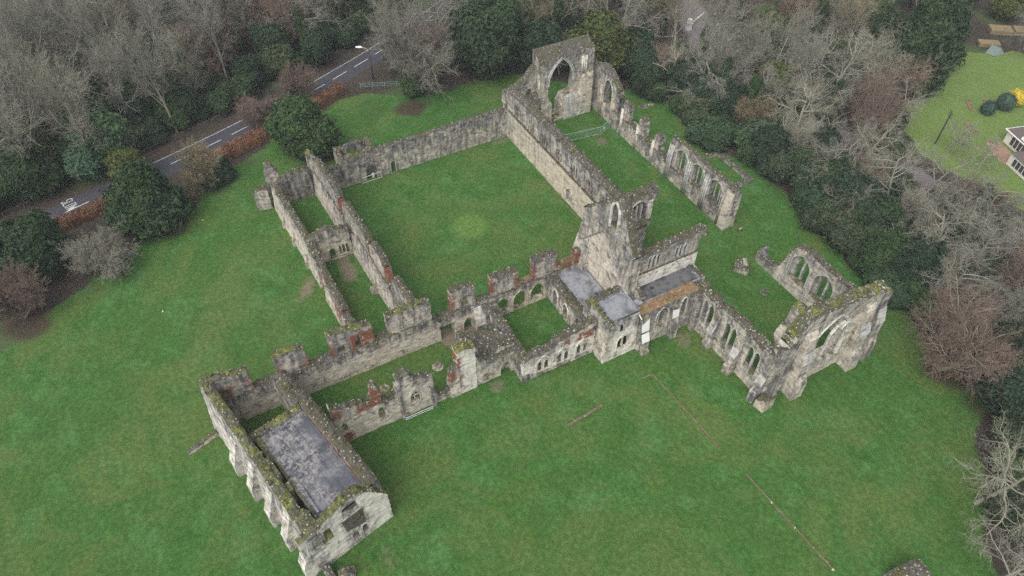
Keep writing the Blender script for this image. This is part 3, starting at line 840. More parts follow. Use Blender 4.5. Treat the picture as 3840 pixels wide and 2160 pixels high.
# ---- north wall of the nave
t = thing('nave_arcade_wall', 'low broken church wall with three stump piers and a tall row of narrow windows', 'church wall', (24, 20.8, 0), AB)
at = wall(t, (6.5, 20), (41.6, 20), 1.7, [(0, 3.8), (3, 3.3), (7, 3.9), (12, 3.0), (17, 3.6), (18.3, 2.6), (25, 3.2), (35.1, 3.3)], wx=(.45, .85, 2.6), rag=.28)
for i, (x, zt_) in enumerate(((10.8, 7.5), (16.1, 7.0), (21.1, 6.6))):
    at2 = wall(t, (x - .85, 20.25), (x + .85, 20.25), 1.3, poly=[(0, 2.6), (1.7, 2.6), (1.65, zt_ - .3), (.9, zt_), (.1, zt_ - .2)], name='pier', wx=(.35, .8, 3.5), z0=2.6, chips=5)
    for dx in (-.05, .28):
        mb = MB(); mb.tube([at2(dx, -.1, -.2), at2(dx, zt_ - 1.6, -.12)], .2, M['lime'], 6); mb.build('engaged_shaft', t, True)
hol = []
W3 = [(28.3, 2.9), (32.9, 3.0), (37.7, 3.0)]
for x, w_ in W3:
    hol.append(arch(x - 24.6, w_, 3.05, 6.6, 7.85, 6))
at = wall(t, (24.6, 20.35), (42.0, 20.35), 1.0, poly=[(0, 2.8), (17.4, 2.8), (17.3, 8.2), (14, 8.3), (8, 8.4), (2, 8.6), (.2, 8.3), (-.2, 6), (.1, 4)], holes=hol, name='window_wall', wx=(.5, .8, 3), z0=2.8, mound=.25)
for x, w_ in W3:
    s = x - 24.6
    moulding(t, at, archpath(s, w_ + .1, 3.3, 6.4, 7.8, 6), -.04, .15)
    for dx in (-.55, .55): bars(t, at, [((s + dx, 3.2), (s + dx, 7.4))], .5, .11)
for x in (25.2, 30.5, 35.3, 40.2):
    for dx in (-.25, .2, .65):
        mb = MB(); mb.tube([(x + dx, 19.95, -.2), (x + dx, 19.98, 4.2), (x + dx, 20.25, 7.2)], [.24, .2, .2], M['gold'] if x > 40 else M['ashlar'], 6); mb.build('engaged_shaft', t, True)
buttress(t, (41.2, 20.2), (0, -1), 1.6, [(-.2, -.2), (.5, -.2), (.45, 4.0), (.1, 7.8), (-.2, 7.8)], mat=M['stone'], wx=.05, name='pier')
at = wall(t, (41.9, 20.2), (41.9, 22.2), 1.5, [(0, 8.2), (2, 7.2)], wx=(.2, .8, 3), name='end_pier')

# ---- foundations north of the nave
t = thing('wall_footing', 'low rectangular outline of stone footing on the grass near the bushes', 'footing', (29, 32, 0), 'low wall footings')
wall(t, (24.8, 30.6), (24.8, 32.8), .9, [(0, .5), (2.2, .55)], rag=.08, name='footing_side', chips=5, mound=.05)
wall(t, (24.8, 32.6), (34.3, 32.6), .9, [(0, .5), (9.5, .5)], rag=.08, name='footing_side', chips=5, mound=.05)
wall(t, (34.3, 29.6), (34.3, 32.6), .9, [(0, .45), (3, .5)], rag=.08, name='footing_side', chips=5, mound=.05)

# ---- south transept: west wall and gable
t = thing('transept_gable', 'highest fragment in the middle, a steep gable end joined to a tall ridge topped wall', 'church ruin', (45, -5, 0), AB)
hol = [arch(s, .62, 10.8, 13.0, 13.7, 5) for s in (7.9, 8.8, 9.7)] + [arch(8.1, 2.9, 1.0, 6.4, 8.4, 7)]
at = wall(t, (41.5, -8.2), (41.5, 4.1), 1.8, poly=[(0, -.3), (9.6, -.3), (9.7, 3.3), (10.6, 6.5), (11.6, 8.3), (11.3, 11), (11.7, 13), (12.3, 14.4), (9, 14.2), (5, 14.3), (2, 14.5), (0, 14.7)],
          holes=hol, name='west_wall', wx=(.5, .85, 5), mound=.4, tilt=(13.6, .5), chips=3.5)
mb = MB(); mb.add([tuple(at(s, z, .55)) for s, z in arch(8.1, 2.9, .9, 6.4, 8.4, 7)], [tuple(range(17))], M['lime'], wx=.1); mb.build('blocked_arch', t)
moulding(t, at, archpath(8.1, 3.0, 1.0, 6.4, 8.5, 7), -.05, .2)
moulding(t, at, archpath(8.8, 3.2, 10.6, 12.6, 14.0, 7), -.05, .15)
for dx in (8.35, 9.25): bars(t, at, [((dx, 10.6), (dx, 13.4))], -.1, .14, 'shaft')
for dx in (10.2, 10.5, 10.8): bars(t, at, [((dx - .4, 1.5), (dx, 6.8)), ], -.1, .17, 'shaft')
for dx in (10.55, 10.85, 11.15): bars(t, at, [((dx, 9.9), (dx, 13.4)), ], -.1, .17, 'shaft', M['lime'])
mb = MB(); mb.box((41.4, -1.3, 9.2), (42.6, 2.0, 9.75), M['capmoss']); mb.build('mossy_ledge', t)
def gab_wx(s, z):
    zc = 14.9 - abs(s - 5.5) * 1.12
    return .08 if z < zc else .62 + .2 * (z > 15)
gp = [(0, -.3), (12.6, -.3), (12.6, 15.0), (11.3, 17.2), (9.7, 20.2), (8.6, 21.6), (7.6, 22.0), (6.9, 20.9), (4.5, 18.8), (2.1, 16.7), (0, 14.8)]
at = wall(t, (39.7, -8.2), (52.3, -8.2), 1.5, poly=gp, holes=[arch(7.5, 1.75, 16.9, 19.6, 21.2, 7), arch(10.3, .42, 10.1, 11.1, 11.5, 4)], name='gable_wall', wxf=gab_wx, rag=.12, mound=.2, mat=M['stone'], chips=4, step=.6)
moulding(t, at, archpath(7.5, 1.9, 16.6, 19.6, 21.5, 7), -.05, .2, mat=M['lime'])
mb = MB(); mb.tube([at(s, z, -.05) for s, z in ((.2, 8.9), (2.8, 11.8), (5.5, 15.0), (7.2, 13.0), (9.0, 10.9), (10.6, 9.0))], .12, M['chipdark'], 5); mb.build('roof_crease', t)
mb = MB(); prism(mb, (39.7, -7.0), Vector((-1, 0, 0)), Vector((0, -1, 0)), [(-.2, -.2), (1.3, -.2), (1.2, 5.5), (.9, 8.8), (.4, 11.5), (-.2, 12.8)], -1.2, 1.25, M['stone'], .5); mb.build('buttress', t)
mb = MB(); prism(mb, (39.8, -8.2), Vector((0, -1, 0)), Vector((1, 0, 0)), [(-.1, -.2), (1.1, -.2), (.9, 5.2), (.25, 7.8), (-.1, 9)], -1.2, 2.3, M['stone'], .55); mb.build('buttress', t)

# ---- transept east side with its roofed chapels
t = thing('transept_chapel', 'lancet windowed wall above a long dark flat roof in the middle of the ruin', 'church ruin', (53, -2, 0), AB)
hol = [arch(s, .5, 10.35, 12.2, 12.75, 4) for s in (2.7, 3.45, 4.2)] + [arch(s, .5, 10.35, 12.0, 12.5, 4) for s in (7.5, 8.25, 9.0)]
tp = [(0, 5), (11.2, 5), (11.5, 7.5), (11.2, 10), (11.7, 12.4), (11.3, 13.4), (8, 13.5), (4, 13.2), (0, 13.4)]
at = wall(t, (51.0, -6.7), (51.0, 5.0), .45, poly=tp, z0=5, holes=hol, name='window_wall', wx=(.45, .8, 3.5), mound=.08)
wall(t, (50.54, -6.7), (50.54, 5.0), 1.05, poly=tp, z0=5, holes=[arch(3.45, 2.6, 10.2, 11.8, 12.9, 7), arch(8.25, 2.6, 10.2, 11.7, 12.7, 7)], name='inner_wall', wx=(.45, .8, 3.5), mound=.25)
for g in ((2.7, 3.45, 4.2, 12.8), (7.5, 8.25, 9.0, 12.55)):
    for s in g[:3]: moulding(t, at, archpath(s, .58, 10.3, g[3] - .6, g[3], 4), -.03, .09)
at = wall(t, (51.32, -6.7), (51.32, 4.7), .3, [(0, 9.9), (6, 9.9), (11.4, 9.95)], name='rendered_wall', mat=M['lime'], wx=(-.3, -.2, 3), rag=.05, mound=.0, chips=1.5)
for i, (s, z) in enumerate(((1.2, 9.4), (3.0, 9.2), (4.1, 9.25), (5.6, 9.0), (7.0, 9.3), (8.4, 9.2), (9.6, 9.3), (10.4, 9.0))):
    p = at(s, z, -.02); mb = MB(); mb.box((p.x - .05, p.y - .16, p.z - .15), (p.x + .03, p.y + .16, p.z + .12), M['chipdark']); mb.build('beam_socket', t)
rng = random.Random(5)
mb = MB(); mb.box((51.34, -6.4, 7.0), (54.2, 3.2, 7.42), M['roof_dark']); rf = mb.build('roof', t)
mb = MB()
mb.box((54.2, -6.6, 7.1), (54.42, 3.4, 7.72), M['roof_mid']); mb.box((51.34, 3.2, 7.1), (54.2, 3.4, 7.66), M['roof_mid']); mb.build('roof_kerb', t)
mb = MB(); mb.tube([(52.4, -3.9, 7.43), (52.4, -3.9, 7.55)], .26, M['darkmetal'], 10); mb.build('roof_outlet', t)
hol = [arch(4.1, 2.1, 2.6, 5.4, 7.0, 6), arch(7.9, 1.0, 3.6, 6.2, 7.2, 5)]
at = wall(t, (56.0, -8.4), (56.0, 1.8), 1.85, [(0, 7.5), (5, 7.45), (10.2, 7.6)], holes=hol, name='chapel_wall', wx=(.35, .95, 5), cap='capgrass', mound=.12, chips=2.2, rag=.1, tilt=(7, .2))
bars(t, at, [((4.1, 2.6), (4.1, 6.4))], .35, .14); bars(t, at, [((4.1, 5.4), (4.8, 6.2)), ((4.1, 5.4), (3.4, 6.2))], .35, .1)
moulding(t, at, archpath(4.1, 2.2, 2.6, 5.4, 7.1, 6), -.03, .14)
moulding(t, at, archpath(7.9, 1.1, 3.6, 6.2, 7.3, 5), -.03, .12)
mb = MB(); mb.box((54.4, -5.8, .0), (54.6, .5, 6.8), M['ashlar'], wx=.9); mb.build('inner_wall', t)
buttress(t, (56.0, -7.7), (1, 0), 1.25, [(-.2, -.2), (1.75, -.2), (1.75, .55), (1.45, .8), (1.4, 2.5), (.9, 4.0), (.85, 4.4), (.45, 6.9), (-.2, 7.2)], [(1.4, 2.5, .92, 4.0), (.88, 4.4, .47, 6.6)], wx=.75, slabmat=M['white'])
buttress(t, (56.0, -2.2), (1, 0), 1.1, [(-.2, -.2), (1.15, -.2), (1.1, 2.2), (.7, 4.2), (.4, 6.2), (-.2, 6.6)], [(.7, 4.3, .42, 6.0)], wx=.8, slabmat=M['white'])
rubble_mass(t, [(54.3, 1.6), (57.3, .9), (57.6, 3.4), (55.6, 4.2), (54.4, 3.6)], 7.4, 'stair_turret', amp=.5, wx=.7)
wall(t, (51.3, 3.5), (54.3, 3.5), .8, [(0, 7.6), (3, 7.7)], name='end_wall')

# ---- sacristy with pale roof
t = thing('sacristy', 'low room with a pale grey stained flat roof at the foot of the gable', 'ruin', (44.5, -10.5, 0), AB)
mb = MB(); mb.box((41.0, -12.75, 3.9), (48.6, -8.5, 4.32), M['roof_pale']); mb.build('roof', t)
mb = MB(); mb.box((41.0, -12.95, 3.95), (48.6, -12.75, 4.45), M['roof_mid']); mb.box((48.4, -12.75, 3.95), (48.6, -8.6, 4.45), M['roof_mid']); mb.build('roof_kerb', t)
mb = MB(); mb.box((47.0, -9.3, 4.3), (47.6, -8.8, 4.7), M['roof_mid']); mb.tube([(47.3, -9.9, 4.32), (47.3, -9.9, 4.5)], .25, M['darkmetal'], 9); mb.build('roof_outlet', t)
at = wall(t, (41.1, -14.6), (53.4, -14.6), 1.6, [(0, 4.4), (3, 4.3), (6, 4.5), (8.4, 4.6), (9.2, 4.9), (12.3, 5.0)], holes=[arch(2.3, 1.5, .6, 2.6, 3.9, 6), arch(5.3, 1.4, .9, 2.5, 3.5, 6), arch(8.6, 1.3, .9, 2.6, 3.7, 6)], name='niche_wall', wx=(.4, .85, 2.5), rag=.3, mound=.25, hole_rough=.12)
moulding(t, at, archpath(2.3, 1.6, .6, 2.6, 4.0, 6), -.03, .13, mat=M['lime'])
moulding(t, at, archpath(5.3, 1.5, .9, 2.5, 3.6, 6), -.03, .13, mat=M['lime'])
mb = MB(); mb.box((42, -13.1, 0), (52, -12.96, 3.9), M['stone'], wx=.6); mb.build('back_wall', t)
rubble_mass(t, [(48.7, -13), (50.4, -13.4), (50.2, -8.4), (48.6, -8.4)], lambda x, y: 4.9 + (y + 13) * .35 + (x - 48.7) * 1.2, 'broken_wall', amp=.5)

# ---- treasury tower
t = thing('treasury', 'square pale stone room with a wet grey flat roof and sharp lawn corner', 'ruin', (53, -10.5, 0), AB)
at = wall(t, (56.1, -14.2), (56.1, -8.4), .4, [(0, 8.0), (3, 8.05), (5.8, 8.0)], holes=[arch(2.9, .5, 5.4, 6.6, 6.9, 3), arch(2.82, .8, 1.8, 3.3, 4.0, 4), arch(3.82, .8, 1.8, 3.5, 4.2, 4)], name='east_wall', mat=M['lime'], batter=.45, wx=(-.25, .75, 5.0), rag=.05, mound=.03, chips=1)
moulding(t, at, archpath(3.3, 1.9, 1.8, 3.1, 4.5, 6), -.02, .11, mat=M['lime'])

at = wall(t, (50.3, -14.2), (56.1, -14.2), 1.3, [(0, 8.1), (3, 8.2), (5.8, 8.0)], name='south_wall', batter=.5, wx=(.1, .7, 4.5), rag=.1, cap='capmoss', mound=.2, chips=3.5)
wall(t, (50.2, -8.4), (50.2, -14.2), 1.0, [(0, 8.2), (3, 8.0), (5.8, 8.1)], name='west_wall', wx=(.4, .8, 3), rag=.2)
mb = MB(); mb.box((51.2, -12.8, 7.4), (55.2, -8.3, 7.85), M['roof_mid']); mb.build('roof', t)
mb = MB(); mb.box((55.2, -12.9, 7.4), (55.36, -8.3, 7.98), M['roof_pale']); mb.box((51.2, -8.3, 7.4), (55.36, -8.12, 8.0), M['roof_pale']); mb.box((51.2, -12.98, 7.4), (55.2, -12.8, 7.96), M['roof_pale']); mb.build('roof_kerb', t)
mb = MB(); mb.box((53.6, -8.1, 7.5), (54.6, -7.0, 8.1), M['roof_pale']); mb.build('lead_gutter', t)
wall(t, (51.2, -7.1), (53.8, -7.1), .9, [(0, 9.4), (1.2, 8.8), (2.6, 8.3)], name='broken_wall', rag=.3)
mb = MB(); mb.tube([(55.9, -8.6, 7.6), (56.7, -8.7, 7.5)], .07, M['white'], 6); mb.build('water_spout', t)
mb = MB(); mb.tube([(53.8, -14.3, 5.9), (53.8, -14.65, 5.9)], .18, M['darkmetal'], 8); mb.box((53.55, -14.6, 5.7), (54.05, -14.35, 6.1), M['darkmetal']); mb.build('floodlight', t)

# ---- east range, west wall: arcade below, five tall fragments above
t = thing('east_range_wall', 'long notched wall crossing the picture, its tall mossy blocks alternating with red brick gaps', 'wall', (40.3, -37, 0), AB)
Y0 = -65.2
def Y(*pr): return [(y - Y0, z) for y, z in pr]
hol = [arch(-22.6 - Y0, 2.5, .9, 2.3, 4.0, 6), arch(-19.5 - Y0, 2.5, .35, 2.4, 4.15, 6), arch(-16.5 - Y0, 2.5, .9, 2.5, 4.25, 6),
       arch(-28.4 - Y0, 1.5, -.2, 1.6, 2.7, 5), rect(-32.9 - Y0, -30.5 - Y0, -.2, 3.0)]
wall(t, (41.1, Y0), (41.1, -25.2), 1.5, Y((-65.2, 5.3), (-59.4, 5.2), (-56.3, 5.3), (-49.3, 5.3), (-40.9, 5.3), (-34, 5.2), (-32.6, 3.9), (-30.5, 5.0), (-25.2, 5.0)), holes=hol[3:], name='lower_wall', mat=M['stone'], wx=(-.4, .85, 3.3), rag=.12)
at = wall(t, (41.1, Y0), (41.1, -9.0), .75, Y((-25.2, 5.0), (-24, 5.0), (-17, 4.9), (-12.6, 5.0), (-9, 5.2)), holes=hol[:3], name='arcade_wall', wx=(.1, .8, 3.0), rag=.12)
for c, z0_, z1_, z2_ in ((-22.6, .9, 2.3, 4.0), (-19.5, .35, 2.4, 4.15), (-16.5, .9, 2.5, 4.25)):
    moulding(t, at, archpath(c - Y0, 2.55, z0_, z1_, z2_ + .05, 8), -.02, .14, mat=M['gold'])
    moulding(t, at, archpath(c - Y0, 2.5, z0_, z1_, z2_, 8), .9, .12, mat=M['gold'])
moulding(t, at, archpath(-28.4 - Y0, 1.6, 0, 1.6, 2.75, 6), -.02, .12, mat=M['gold'])
FR = [((-65.2, 9.5), (-63, 9.6), (-61, 9.2), (-59.5, 9.0)), ((-56.1, 9.5), (-54, 9.6), (-51.9, 9.2)), ((-48.7, 9.7), (-45.5, 9.3), (-42.6, 8.7)), ((-40.4, 9.0), (-37, 8.9), (-33.9, 8.7)),
      ((-30.7, 9.0), (-28.6, 9.0), (-26.9, 8.6)), ((-24.2, 8.8), (-22, 8.5), (-19.8, 8.1)), ((-17.1, 9.0), (-15, 9.0), (-13.0, 8.5)), ((-9.7, 7.2), (-9.0, 7.4))]
HF = {0: [rect(-63.4 - Y0, -62.5 - Y0, 6.0, 7.3)], 2: [arch(-44.9 - Y0, .75, 5.5, 7.2, 7.9, 4), arch(-47.3 - Y0, 1.1, 5.8, 6.6, 7.2, 4)], 4: [arch(-28.6 - Y0, 1.2, 5.6, 6.6, 7.5, 4)]}
for i, f in enumerate(FR):
    s0, s1 = f[0][0] - Y0, f[-1][0] - Y0
    br = [(s1 - .45, s1 + .3, 4.8, 8.3 - .3 * (i % 2)), (s0 - .3, s0 + (.4 if i not in (0, 3) else -.5), 4.8, 7.8)]
    if i == 2: br += [(-46.2 - Y0, -43.3 - Y0, 5.0, 8.2)]
    if i == 0: br += [(-64.5 - Y0, -61.8 - Y0, 5.5, 7.6)]
    if i in (3, 4): br = br[1:] if i == 4 else []
    wall(t, (40.85, Y0), (40.85, -9.0), 1.25, poly=[(s0, 4.9), (s1, 4.9)] + [(y - Y0, z) for y, z in f][::-1], z0=4.9, holes=HF.get(i, []), name='tall_fragment', brick=br,
         wx=(.5, .8, 3), cap='capmoss' if i < 4 else 'cap', rag=.13, mound=.25, chips=3.5)
mb = MB(); mb.box((39.7, -12.9, 5.0), (40.9, -9.6, 5.9), M['stone'], brick=1.0, wx=.5); mb.build('brick_infill', t)
mb = MB(); mb.box((39.85, -19.7, 5.0), (40.8, -17.2, 5.5), M['stone'], brick=.6, wx=.8); mb.build('brick_infill', t)
rubble_mass(t, [(41.0, -26.2), (42.4, -26.0), (42.4, -23.9), (41.0, -23.9)], 4.4, 'wall_stub', amp=.5)
mb = MB(); prism(mb, (41.05, -26.0), Vector((1, 0, 0)), Vector((0, 1, 0)), [(-.1, -.2), (.9, -.2), (1.2, 1.2), (.7, 3.0), (-.1, 4.6)], -1.4, 1.2, M['lime'], .1); mb.build('vault_springer', t)

# ---- chapter house
t = thing('chapter_house', 'small square roofless room of grass with three double windows facing the lawn', 'ruin', (48, -19.5, 0), AB)
hol = []
CW = [-22.7, -19.4, -16.2]
for c in CW:
    for dx in (-.55, .55): hol.append(arch(c + 25.8 + dx, .86, .9, 2.7, 3.5, 5))
pp = [(0, 4.3), (1.8, 4.9), (4.7, 4.9), (5.6, 5.9), (8, 6.3), (11.6, 6.9)]
at = wall(t, (53.6, -25.8), (53.6, -14.2), .3, pp, holes=hol, name='window_wall', mat=M['lime'], wx=(-.2, .7, 2.6), rag=.2, brick=[(6.6, 7.6, 4.4, 5.6), (8.4, 11.4, 4.3, 5.9)], mound=.1, chips=4.5)
wall(t, (53.29, -25.8), (53.29, -14.2), 1.05, [(s, z + .1) for s, z in pp], holes=[arch(c + 25.8, 2.9, .3, 2.6, 4.1, 7) for c in CW], name='inner_wall', wx=(.3, .8, 2.6), rag=.25, mound=.25, chips=4.5)
for c in CW:
    moulding(t, at, archpath(c + 25.8, 2.3, .8, 2.6, 4.2, 7), -.02, .15, mat=M['lime'])
    for dx in (-.55, .55): moulding(t, at, archpath(c + 25.8 + dx, .8, .8, 2.5, 3.3, 5), -.0, .08, mat=M['lime'])
    mb = MB(); mb.box((53.45, c - 1.15, .6), (53.95, c + 1.15, .85), M['stone'], wx=.95); mb.build('window_sill', t)
wall(t, (41.2, -24.4), (52.4, -24.4), -1.2, [(0, 3.2), (2.5, 4.3), (6, 4.5), (9, 4.2), (11.2, 4.6)], name='side_wall', wx=(.5, .9, 3), rag=.3)

# ---- parlour and passage beside it
t = thing('parlour', 'dark collapsed vault heap with a pale chimney pier beside a bare earth floor', 'ruin', (48, -29, 0), AB)
rubble_mass(t, [(44.6, -31.2), (50.0, -31.8), (50.2, -25.5), (46.5, -25.3), (45.6, -27.6)], lambda x, y: 4.2 + .22 * (x - 45) * ((y + 28) > 0) - .12 * (y + 28), 'vault_rubble', amp=.8, chips=2.6)
at = wall(t, (51.0, -32.2), (51.0, -25.2), 1.0, [(0, 7.6), (.5, 6.2), (2.2, 4.6), (4, 4.3), (7, 4.4)], holes=[arch(5.0, 1.7, -.2, 1.5, 2.6, 5), rect(1.9, 2.3, .9, 1.8)], name='door_wall', wx=(.1, .85, 2.6), rag=.3)
wall(t, (51.2, -34.6), (51.2, -31.9), 1.6, [(0, 9.2), (1.2, 9.5), (2.7, 9.0)], name='chimney_pier', mat=M['lime'], wx=(-.2, .3, 2), cap='capmoss', brick=[(-.5, .55, 1.5, 8.6)], chips=3)
wall(t, (51.3, -35.9), (51.3, -34.5), 1.2, [(0, 5.6), (1.4, 6.4)], name='broken_wall', brick=[(-.3, .9, 3.8, 6.2)])
wall(t, (43.4, -31.6), (49.6, -31.6), .8, [(0, 3.6), (2, 4.5), (4, 5.2), (6.2, 6.8)], name='inner_wall', wx=(.5, .8, 3), rag=.25)
wall(t, (45.2, -25.4), (45.2, -28.2), .6, [(0, 3.4), (1.5, 2.6), (2.8, 3.4)], name='inner_wall', wx=(.5, .8, 3))
mb = MB(); mb.box((51.0, -30.8, 1.2), (51.5, -29.4, 2.0), M['stone'], wx=.8); mb.build('stone_ledge', t)
buttress(t, (52.4, -25.4), (1, 0), 1.2, [(-1.2, -.2), (1.3, -.2), (1.2, 1.6), (.6, 3.6), (-1.2, 4.2)], [(1.15, 1.7, .62, 3.6)], wx=.85)

# ---- dorter undercroft, east wall
t = thing('dorter_wall', 'jagged broken wall with a small traceried window and red brick patches behind steel rails', 'wall', (50.5, -43, 0), AB)
D0 = -52.0
prof = [(0, 8.6), (1.2, 7.4), (3.7, 6.7), (5.0, 6.2), (5.5, 8.6), (6.0, 9.8), (6.5, 8.7), (6.6, 5.4), (8.2, 4.7), (8.8, 7.4), (9.2, 9.1), (10.4, 9.6), (10.8, 8.4), (11.4, 7.2), (13.2, 6.9), (13.7, 5.6), (14.1, 1.4), (15.6, 1.1), (16.4, 2.2)]
at = wall(t, (50.9, D0), (50.9, D0 + 16.4), 1.05, prof, holes=[arch(11.05, 1.35, 2.6, 3.9, 4.8, 5), arch(6.25, 1.0, 2.1, 3.6, 4.4, 4), arch(1.1, .75, 2.2, 3.7, 4.3, 4)], wx=(.05, .8, 3.2), rag=.3, step=.45,
          brick=[(4.8, 6.9, 5.2, 8.8), (3.0, 5.0, 5.2, 6.4), (0, 1.0, 5.5, 7.5), (.2, 2.2, .2, 2.0)], hole_rough=.06, chips=4.5)
bars(t, at, [((11.05, 2.6), (11.05, 4.6)), ((10.4, 3.5), (11.7, 3.5))], .3, .08, 'window_tracery', M['lime'])
bars(t, at, [((10.45, 3.95), (10.75, 4.45)), ((10.75, 4.45), (11.05, 3.95)), ((11.05, 3.95), (11.35, 4.45)), ((11.35, 4.45), (11.65, 3.95))], .3, .07, 'window_tracery', M['lime'])
moulding(t, at, archpath(11.05, 1.45, 2.5, 3.9, 4.9, 5), -.02, .1)
buttress(t, (50.9, -43.0), (1, 0), .5, [(-.1, -.2), (.45, -.2), (.35, 4.5), (.2, 7.8), (-.1, 8.4)], wx=.7)
buttress(t, (50.9, -38.5), (1, 0), .5, [(-.1, -.2), (.5, -.2), (.35, 3.5), (.2, 6.6), (-.1, 7)], wx=.7)

# ---- reredorter block, turned 13 degrees
A = R(13.4); EX = Vector((math.cos(A), math.sin(A), 0)); EY = Vector((-math.sin(A), math.cos(A), 0)); NE = Vector((63.5, -49.6, 0))
def L(u, v, z=0): q = NE + EX * u + EY * v; return (q.x, q.y) if z is None else (q.x, q.y, z)
def L2(u, v): return L(u, v, None)
t = thing('reredorter', 'long buttressed stone block nearest the camera with a stained grey roof and rounded gable', 'ruin', L(-12, -5.5), AB)
# gable end
gp = [(0, 8.2), (1.3, 8.5), (1.9, 8.7), (3.2, 9.0), (4.5, 9.6), (5.6, 10.0), (7.0, 10.3), (8.2, 9.8), (9.5, 8.2), (10.6, 6.5), (11.1, 5.6)]
def gwx(s, z): return .6 if (s < 4.4 and z > 5) or z > 9.3 else (-.25 if not (4.8 < s < 8.0 and z < 6.9) else .65)
at = wall(t, L2(0, -11.1), L2(0, 0), 1.1, gp, holes=[[(5.3, 6.9), (7.55, 6.8), (7.8, 8.5), (7.1, 9.5), (6.2, 9.5), (5.5, 8.9)], arch(6.1, .85, .9, 2.4, 2.9, 3), arch(7.4, .85, .9, 2.4, 2.95, 3), rect(2.1, 3.75, 5.2, 7.5)],
     name='gable_wall', mat=M['lime'], wxf=gwx, cap='capmoss', mound=.15, rag=.16, chips=4.5, batter=.15, tilt=(9.7, .6))
mb = MB(); mb.add([tuple(at(s, z, u)) for s, z, u in ((5.0, 6.7, -.05), (7.8, 6.6, -.05), (7.8, 6.93, 1), (5.0, 6.93, 1), (5.2, 4.6, -.3), (7.6, 3.9, -.3))], [(0, 1, 2, 3), (4, 5, 1, 0)], M['cap']); mb.build('window_sill', t)
mb = MB(); mb.add([tuple(at(s, z, u)) for s, z, u in ((2.1, 5.2, -.04), (3.75, 5.1, -.04), (3.75, 6.3, 1.2), (2.1, 6.3, 1.2))], [(0, 1, 2, 3)], M['capmoss']); mb.build('window_sill', t)
# long buttressed side wall
at = wall(t, L2(-26.2, -10.9), L2(0, -10.9), 2.2, [(0, 9.5), (5, 9.3), (9.5, 9.0), (13, 8.6), (17, 8.4), (21, 7.9), (22.5, 7.4), (23.2, 8.2), (26.2, 8.0)], name='buttressed_wall', mat=M['lime'], batter=1.0,
     wxf=lambda s, z: (.85 if z > 5.5 else .45) - (.3 if 4 < s < 9 and z < 6 else 0), cap='capmoss', mound=.2, rag=.2, chips=2.6)
for u in (-18.0, -13.4, -9.0, -5.0):
    q = L(u, -10.6)
    buttress(t, (q[0], q[1]), tuple(-EY)[:2], 1.35, [(-.3, -.2), (1.15, -.2), (1.05, 2.6), (.5, 4.2), (.3, 5.0), (-.4, 7.0)], [(1.08, 2.65, .55, 4.1)], mat=M['lime'], wx=.35)
q = L(-.7, -10.9); buttress(t, (q[0], q[1]), tuple(-EY)[:2], 1.4, [(-.3, -.2), (1.0, -.2), (.9, 2.6), (.2, 4.6), (-.4, 6.5)], [(.93, 2.7, .3, 4.4)], mat=M['lime'], wx=.1)
# far side wall and cross walls
wall(t, L2(-16.6, -1.7), L2(-1.1, -1.7), 1.6, [(0, 8.0), (4, 8.5), (6, 7.9), (9, 8.3), (12, 8.0), (15.5, 7.6)], name='side_wall', cap='cap', brick=[(1, 14, 6.6, 8.0)], wx=(.5, .8, 2), mound=.3, rag=.25)
wall(t, L2(-23.4, -2.2), L2(-16.6, -2.2), 2.1, [(0, 6.6), (2, 6.9), (4.5, 7.1), (6.8, 7.7)], name='side_wall', cap='cap', wx=(.5, .9, 2.5), mound=.4, rag=.3, chips=4)
wall(t, L2(-16.7, -8.6), L2(-16.7, -1.8), -.95, [(0, 7.9), (3, 7.7), (6.8, 7.8)], name='cross_wall', cap='capmoss', wx=(.5, .9, 2.5), rag=.08)
mb = MB()
mb.add([L(-15.7, -7.75, 7.3), L(-1.15, -7.75, 7.1), L(-1.15, -1.75, 7.1), L(-15.7, -1.75, 7.3), L(-15.7, -7.75, 6.9), L(-1.15, -7.75, 6.7), L(-1.15, -1.75, 6.7), L(-15.7, -1.75, 6.9)], [(0,1,2,3), (4,5,1,0), (7,4,0,3)], M['roof_block'])
mb.build('roof', t)
mb = MB(); mb.tube([L(-6.6, -7.7, 7.25), L(-6.3, -7.2, 7.35), L(-2.6, -7.4, 7.25)], .16, M['roof_mid'], 6); mb.build('roof_kerb', t)
wall(t, L2(-15.7, -8.35), L2(-11.6, -8.35), .6, [(0, 7.6), (4.1, 7.5)], name='drain_wall', cap='capmoss', wx=(.9, .95, 2), chips=1, rag=.05)
wall(t, L2(-11.6, -8.0), L2(-1.8, -8.0), .25, [(0, 7.3), (9.8, 7.3)], name='drain_wall', cap='capmoss', wx=(.9, .95, 2), chips=1, rag=.05)
wall(t, L2(-12.2, -8.8), L2(-9.0, -8.8), -.0 + .55, [(0, 8.2), (3.2, 8.4)], name='drain_pier', cap='capmoss', wx=(.8, .9, 2), chips=2, rag=.1)
wall(t, L2(-7.9, -8.9), L2(-6.8, -8.9), .8, [(0, 7.9), (1.1, 7.9)], name='drain_pier', cap='capmoss', wx=(.8, .9, 2), chips=2, rag=.1)
wall(t, L2(-3.6, -9.2), L2(-.2, -9.2), .9, [(0, 8.0), (2, 8.2), (3.4, 7.6)], name='drain_pier', cap='capmoss', wx=(.7, .9, 2), chips=4, rag=.2)

t = thing('wall_footing', 'long narrow stone footing running out from the buttressed corner across the left lawn', 'footing', (42, -68, 0), 'low wall footings')
wall(t, (41.3, -66.0), (42.5, -70.3), .55, [(0, .8), (2, .6), (4.4, .35)], rag=.08, name='footing', chips=4, mound=.05, wx=(0, .1, 1))

